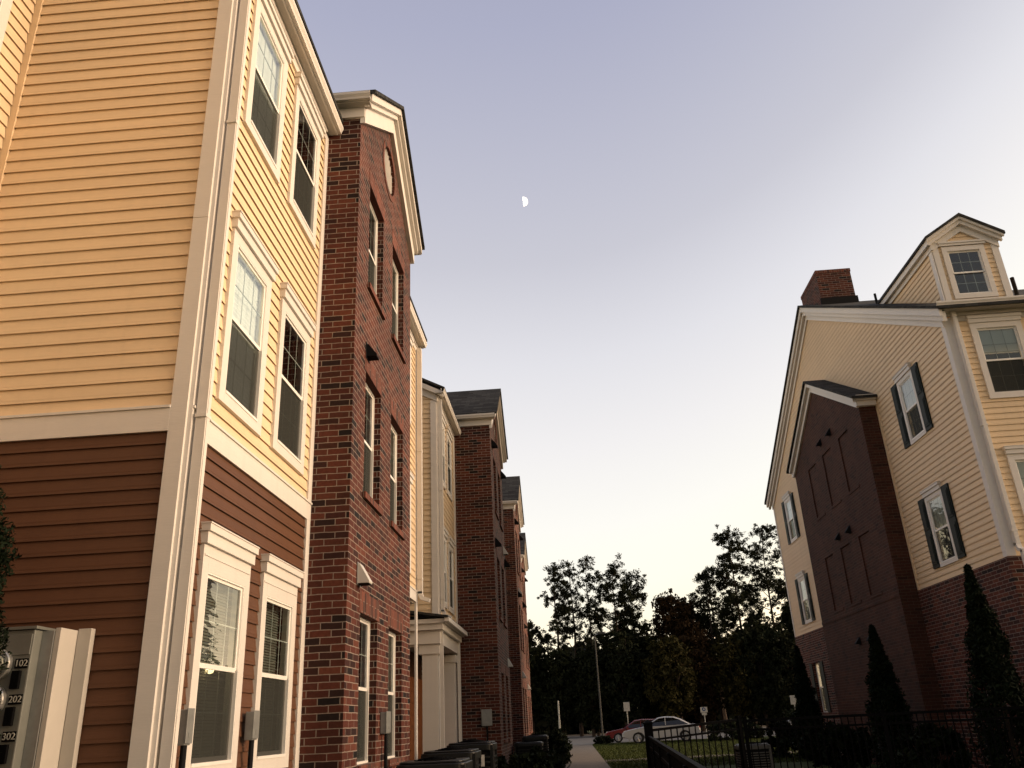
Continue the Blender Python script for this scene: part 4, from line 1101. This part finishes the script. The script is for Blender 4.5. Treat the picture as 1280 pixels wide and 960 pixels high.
def pine(x, y, h, label, crown0=.45, spread=3.0, nl=22, seed=0, dens=1.6, m='pine', leaf=.15, lean=0.0, trunk=.22, tip=.25, grp='pine trees beyond the parking lot'):
    rnd = random.Random(seed)
    t = thing('pine_tree', (x, y, 0), label, 'tree', grp)
    b = MB(); pts = []; n = 7
    for i in range(n+1):
        f = i/n; pts.append((lean*f*h+rnd.uniform(-.12, .12)*(i > 0), rnd.uniform(-.1, .1), f*h*.985))
    b.tube(pts, [trunk*(1-.86*i/n) for i in range(n+1)], 8)
    cs = []; rs = []; nn = []
    def at(f):
        k = min(n-1, int(f*n)); g = f*n-k; return Vector(pts[k]).lerp(Vector(pts[k+1]), g)
    for i in range(nl):
        f = crown0+(1-crown0)*(i+rnd.random())/nl
        f = min(f, .985); q = (f-crown0)/(1-crown0)
        prof = (min(1, q*3.2+.35))*(1-q)**.6+tip*q*.5
        ln = spread*prof*rnd.uniform(.5, 1.2)
        a = rnd.uniform(0, 2*PI)
        up = rnd.uniform(.05, .55)+.3*q
        p0 = at(f); p1 = p0+Vector((math.cos(a)*ln, math.sin(a)*ln, ln*up)); pm = p0.lerp(p1, .5)+Vector((0, 0, -.06*ln))
        b.tube([p0, pm, p1], [.05*trunk/.2*(1-.5*q), .035, .015], 5, False)
        k = max(4, int(ln*6))
        for j in range(k):
            g = .45+.55*(j+1)/k
            c = p0.lerp(p1, g)+Vector((rnd.gauss(0, .42), rnd.gauss(0, .42), rnd.gauss(.1, .30)))
            cs.append(c); rs.append(rnd.uniform(.18, .52)); nn.append(int(rnd.uniform(18, 32)*min(1.7, dens)))
    top = at(.985)
    for j in range(3): cs.append(top+Vector((rnd.gauss(0, .3), rnd.gauss(0, .3), rnd.uniform(-.5, .35)))); rs.append(.6); nn.append(int(40*dens))
    b.build('trunk', 'bark', t)
    leaf_obj('crown', leaves(cs, rs, nn, leaf, seed+7, .8, .30), m, t)
    return t
def broad(x, y, h, label, w=4.0, seed=0, m='oak', dens=1.0, z0=.12, leaf=.19, grp='broadleaf trees beyond the parking lot', clumps=260, name='broadleaf_tree'):
    rnd = random.Random(seed)
    t = thing(name, (x, y, 0), label, 'tree', grp)
    b = MB(); b.tube([(0, 0, 0), (rnd.uniform(-.2, .2), 0, h*.35), (rnd.uniform(-.3, .3), 0, h*.8)], [.2, .15, .05], 8)
    cs = []; rs = []; nn = []
    zc = h*(1+z0)/2; hz = h*(1-z0)/2
    for i in range(clumps):
        while True:
            p = Vector((rnd.uniform(-1, 1), rnd.uniform(-1, 1), rnd.uniform(-1, 1)))
            if .25 < p.length < 1: break
        ww = w*(1-.22*abs(p.z))*rnd.uniform(.85, 1.08)
        c = Vector((p.x*ww, p.y*ww, zc+p.z*hz*rnd.uniform(.9, 1.02))); cs.append(c); rs.append(rnd.uniform(.3, .85)); nn.append(int(rnd.uniform(28, 56)*dens))
        if i % 6 == 0: b.tube([(0, 0, h*.3+.3*max(0, p.z)*h*.3), c*.6+Vector((0, 0, h*.16)), c], [.07, .04, .012], 5, False)
    b.build('trunk', 'bark', t)
    leaf_obj('crown', leaves(cs, rs, nn, leaf, seed+3, .85, .5), m, t)
    return t
def column(x, y, h, r, label, seed, m='cypress', leaf=.05, n=22000, grp=None, z0=.05):
    rng = np.random.default_rng(seed); rnd = random.Random(seed)
    t = thing('arborvitae', (x, y, 0), label, 'shrub', grp)
    b = MB(); b.tube([(0, 0, 0), (0, 0, h*.93)], [.07, .012], 8); b.build('trunk', 'bark', t)
    cs = []; rs = []; k = 300
    for i in range(k):
        f = rnd.random()**.85
        a = rnd.uniform(0, 2*PI)
        rr = r*((1-f)**.92)*(.6+.4*min(1, f*6))*(1+.16*math.sin(3*a+9*f+seed)+.12*math.sin(5*a-17*f))
        if rnd.random() < .07: rr *= 1.25
        q = rnd.uniform(.35, 1)**.5
        cs.append((rr*q*math.cos(a), rr*q*math.sin(a), z0+f*(h-z0-.1)+.04)); rs.append(.05+.16*(1-f)*r/.5)
    for i in range(14): f = i/14; cs.append((rnd.gauss(0, .012), rnd.gauss(0, .012), h*(.9+.1*f))); rs.append(.05*(1-f)+.012)
    leaf_obj('foliage', leaves(cs, rs, [max(4, n//len(cs))]*len(cs), leaf, seed, 1.5, .38), m, t)
    return t

# pines on the skyline, left to right
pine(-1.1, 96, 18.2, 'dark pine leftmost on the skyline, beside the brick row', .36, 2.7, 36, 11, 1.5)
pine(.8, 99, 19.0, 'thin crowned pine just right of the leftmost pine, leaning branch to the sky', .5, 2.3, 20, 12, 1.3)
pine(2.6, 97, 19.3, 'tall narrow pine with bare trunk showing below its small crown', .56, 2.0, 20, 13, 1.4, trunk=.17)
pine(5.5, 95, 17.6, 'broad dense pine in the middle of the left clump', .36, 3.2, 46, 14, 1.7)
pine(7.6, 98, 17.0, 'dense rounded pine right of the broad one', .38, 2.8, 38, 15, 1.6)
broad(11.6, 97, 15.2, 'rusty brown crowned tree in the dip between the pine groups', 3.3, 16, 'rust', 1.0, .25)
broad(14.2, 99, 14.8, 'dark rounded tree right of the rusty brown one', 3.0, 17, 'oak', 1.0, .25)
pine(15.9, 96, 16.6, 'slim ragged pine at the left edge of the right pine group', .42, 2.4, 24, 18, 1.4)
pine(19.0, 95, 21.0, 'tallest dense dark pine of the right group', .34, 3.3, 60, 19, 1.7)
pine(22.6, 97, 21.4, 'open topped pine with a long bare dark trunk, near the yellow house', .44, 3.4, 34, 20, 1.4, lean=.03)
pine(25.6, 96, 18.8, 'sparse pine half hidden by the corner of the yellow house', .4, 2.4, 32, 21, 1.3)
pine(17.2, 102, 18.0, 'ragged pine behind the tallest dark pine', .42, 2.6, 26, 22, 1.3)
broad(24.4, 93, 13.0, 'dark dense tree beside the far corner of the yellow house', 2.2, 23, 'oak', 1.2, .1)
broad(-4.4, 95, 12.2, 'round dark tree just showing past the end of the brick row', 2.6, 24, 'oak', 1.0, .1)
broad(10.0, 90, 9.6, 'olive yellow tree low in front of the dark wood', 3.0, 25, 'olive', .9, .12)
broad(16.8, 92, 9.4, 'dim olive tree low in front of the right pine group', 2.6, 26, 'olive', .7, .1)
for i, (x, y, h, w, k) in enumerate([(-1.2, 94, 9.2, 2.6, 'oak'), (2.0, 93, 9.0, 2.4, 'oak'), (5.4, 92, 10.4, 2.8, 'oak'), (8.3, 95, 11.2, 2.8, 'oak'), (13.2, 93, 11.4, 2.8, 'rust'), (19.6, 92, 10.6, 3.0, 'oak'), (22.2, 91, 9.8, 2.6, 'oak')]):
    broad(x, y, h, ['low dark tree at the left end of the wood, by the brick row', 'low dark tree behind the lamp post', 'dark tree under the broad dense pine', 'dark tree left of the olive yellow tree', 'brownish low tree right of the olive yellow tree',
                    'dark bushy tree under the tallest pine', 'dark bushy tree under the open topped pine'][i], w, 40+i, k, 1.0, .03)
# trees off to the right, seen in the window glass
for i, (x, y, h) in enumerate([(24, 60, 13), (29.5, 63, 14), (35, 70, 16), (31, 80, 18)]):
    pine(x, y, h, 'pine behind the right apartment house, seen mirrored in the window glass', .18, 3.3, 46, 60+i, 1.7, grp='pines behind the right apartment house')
# unseen trees added at near right to keep low sun off fence and lawn
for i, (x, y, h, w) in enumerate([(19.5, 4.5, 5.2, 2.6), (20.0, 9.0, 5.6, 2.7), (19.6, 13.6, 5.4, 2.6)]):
    broad(x, y, h, 'small unseen tree added right of the fence to block low sun', w, 90+i, 'oak', 1.0, .02, grp='unseen trees added to shade the fence', clumps=70)
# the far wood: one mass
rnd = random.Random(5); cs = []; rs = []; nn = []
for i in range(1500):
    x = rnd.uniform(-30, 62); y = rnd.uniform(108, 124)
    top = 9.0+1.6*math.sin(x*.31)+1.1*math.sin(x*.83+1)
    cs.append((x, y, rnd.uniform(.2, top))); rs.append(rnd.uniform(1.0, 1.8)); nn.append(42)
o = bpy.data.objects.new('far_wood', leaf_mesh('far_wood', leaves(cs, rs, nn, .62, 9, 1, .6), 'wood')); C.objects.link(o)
tag(o, 'dark mass of woodland behind the parking lot', 'wood', kind='stuff')
# arborvitae
column(7.95, 17.0, 4.05, .62, 'tall dark arborvitae at the near corner of the right apartment house', 71, grp='arborvitae shrubs along the right house')
column(7.85, 22.7, 3.5, .62, 'dark cone shaped arborvitae in front of the brick bay', 72, grp='arborvitae shrubs along the right house')
column(7.85, 30.4, 3.62, .55, 'dark arborvitae at the far corner of the right apartment house', 73, grp='arborvitae shrubs along the right house')
column(-3.60, 4.75, 3.5, .54, 'dark green arborvitae cut by the left edge, in front of the meter cabinet', 74, n=90000, leaf=.018)
# hedges and shrubs
def shrub(x, y, r, h, label, seed, grp, m='hedge', leaf=.07, n=2600):
    rnd = random.Random(seed); t = thing('low_shrub', (x, y, 0), label, 'shrub', grp)
    cs = []; rs = []
    for i in range(46):
        a = rnd.uniform(0, 2*PI); q = rnd.random()**.5; z = rnd.random()
        rr = r*math.sqrt(max(.05, 1-(z*.9)**2)); cs.append((rr*q*math.cos(a), rr*q*math.sin(a), .06+z*(h-.15))); rs.append(rnd.uniform(.12, .24)*max(.6, r))
    leaf_obj('foliage', leaves(cs, rs, [n//46]*46, leaf, seed, 1, .5), m, t)
    b = MB()
    for i in range(5): a = rnd.uniform(0, 2*PI); b.tube([(0, 0, 0), (r*.5*math.cos(a), r*.5*math.sin(a), h*.7)], [.02, .008], 5)
    b.build('stems', 'bark', t)
    return t
sh = [(-1.1, 19.5, .7, .95), (-1.5, 21.8, .7, .9), (-1.0, 24.0, .75, .95), (-.95, 26.0, .6, .8), (-1.0, 31.5, .7, 1.15), (-1.2, 33.5, .7, 1.2), (-1.0, 36.0, .8, 1.25), (-1.2, 39, .8, 1.2), (-1.0, 42.5, .8, 1.15), (-1.1, 47, .9, 1.1), (-1.2, 52, 1.0, 1.1), (-1.3, 57, 1.0, 1.0), (-1.3, 61, .9, .9)]
for i, (x, y, r, h) in enumerate(sh):
    shrub(x, y, r, h, 'dark green shrub in the planting bed between the brick row and the sidewalk', 200+i, 'shrubs in the bed along the sidewalk', leaf=.08)
shrub(2.0, 62.9, .75, .55, 'small dark rounded shrub at the end of the sidewalk, left of the red car', 230, None)
for i, (x, y, r, h) in enumerate([(9.3, 57, 1.3, 1.15), (11.0, 58, 1.2, 1.2), (14.9, 60, 1.6, 1.5), (17.0, 58, 1.5, 1.45), (7.6, 33.5, .8, 1.2), (7.4, 27.5, .8, 1.15), (7.5, 25.2, .8, 1.1), (7.6, 20, .8, 1.15)]):
    shrub(x, y, r, h, 'dark shrub on the lawn before the parking lot, behind the fence' if i < 4 else 'dark shrub at the foot of the right apartment house', 240+i, 'shrubs on the far lawn' if i < 4 else 'shrubs along the right house', leaf=.10)
# grass on the strip of lawn in view and low plants in the bed
rng = np.random.default_rng(3)
def grass(name, x0, x1, y0, y1, n, hgt, m, label, cat):
    p = np.column_stack([rng.uniform(x0, x1, n), rng.uniform(y0, y1, n), np.zeros(n)])
    a = rng.uniform(0, 2*PI, n); w = .012+.012*rng.random(n); hh = hgt*(.5+rng.random(n)); ln = rng.normal(0, .35, (n, 2))*hh[:, None]
    v = np.empty((n, 4, 3)); dx = np.column_stack([np.cos(a)*w, np.sin(a)*w, np.zeros(n)])
    tip = p+np.column_stack([ln, hh])
    v[:, 0] = p-dx; v[:, 1] = p+dx; v[:, 2] = tip+dx*.25; v[:, 3] = tip-dx*.25
    o = bpy.data.objects.new(name, leaf_mesh(name, v.reshape(-1, 3), m)); C.objects.link(o); tag(o, label, cat, kind='stuff'); return o
grass('grass', 1.2, 12, 30, 63.5, 60000, .055, 'lawn', 'short green lawn grass beside the sidewalk', 'grass')
grass('ground_cover', -2.3, -.5, 12, 40, 22000, .30, 'hedge', 'dark low leafy plants filling the bed by the sidewalk', 'ground cover')
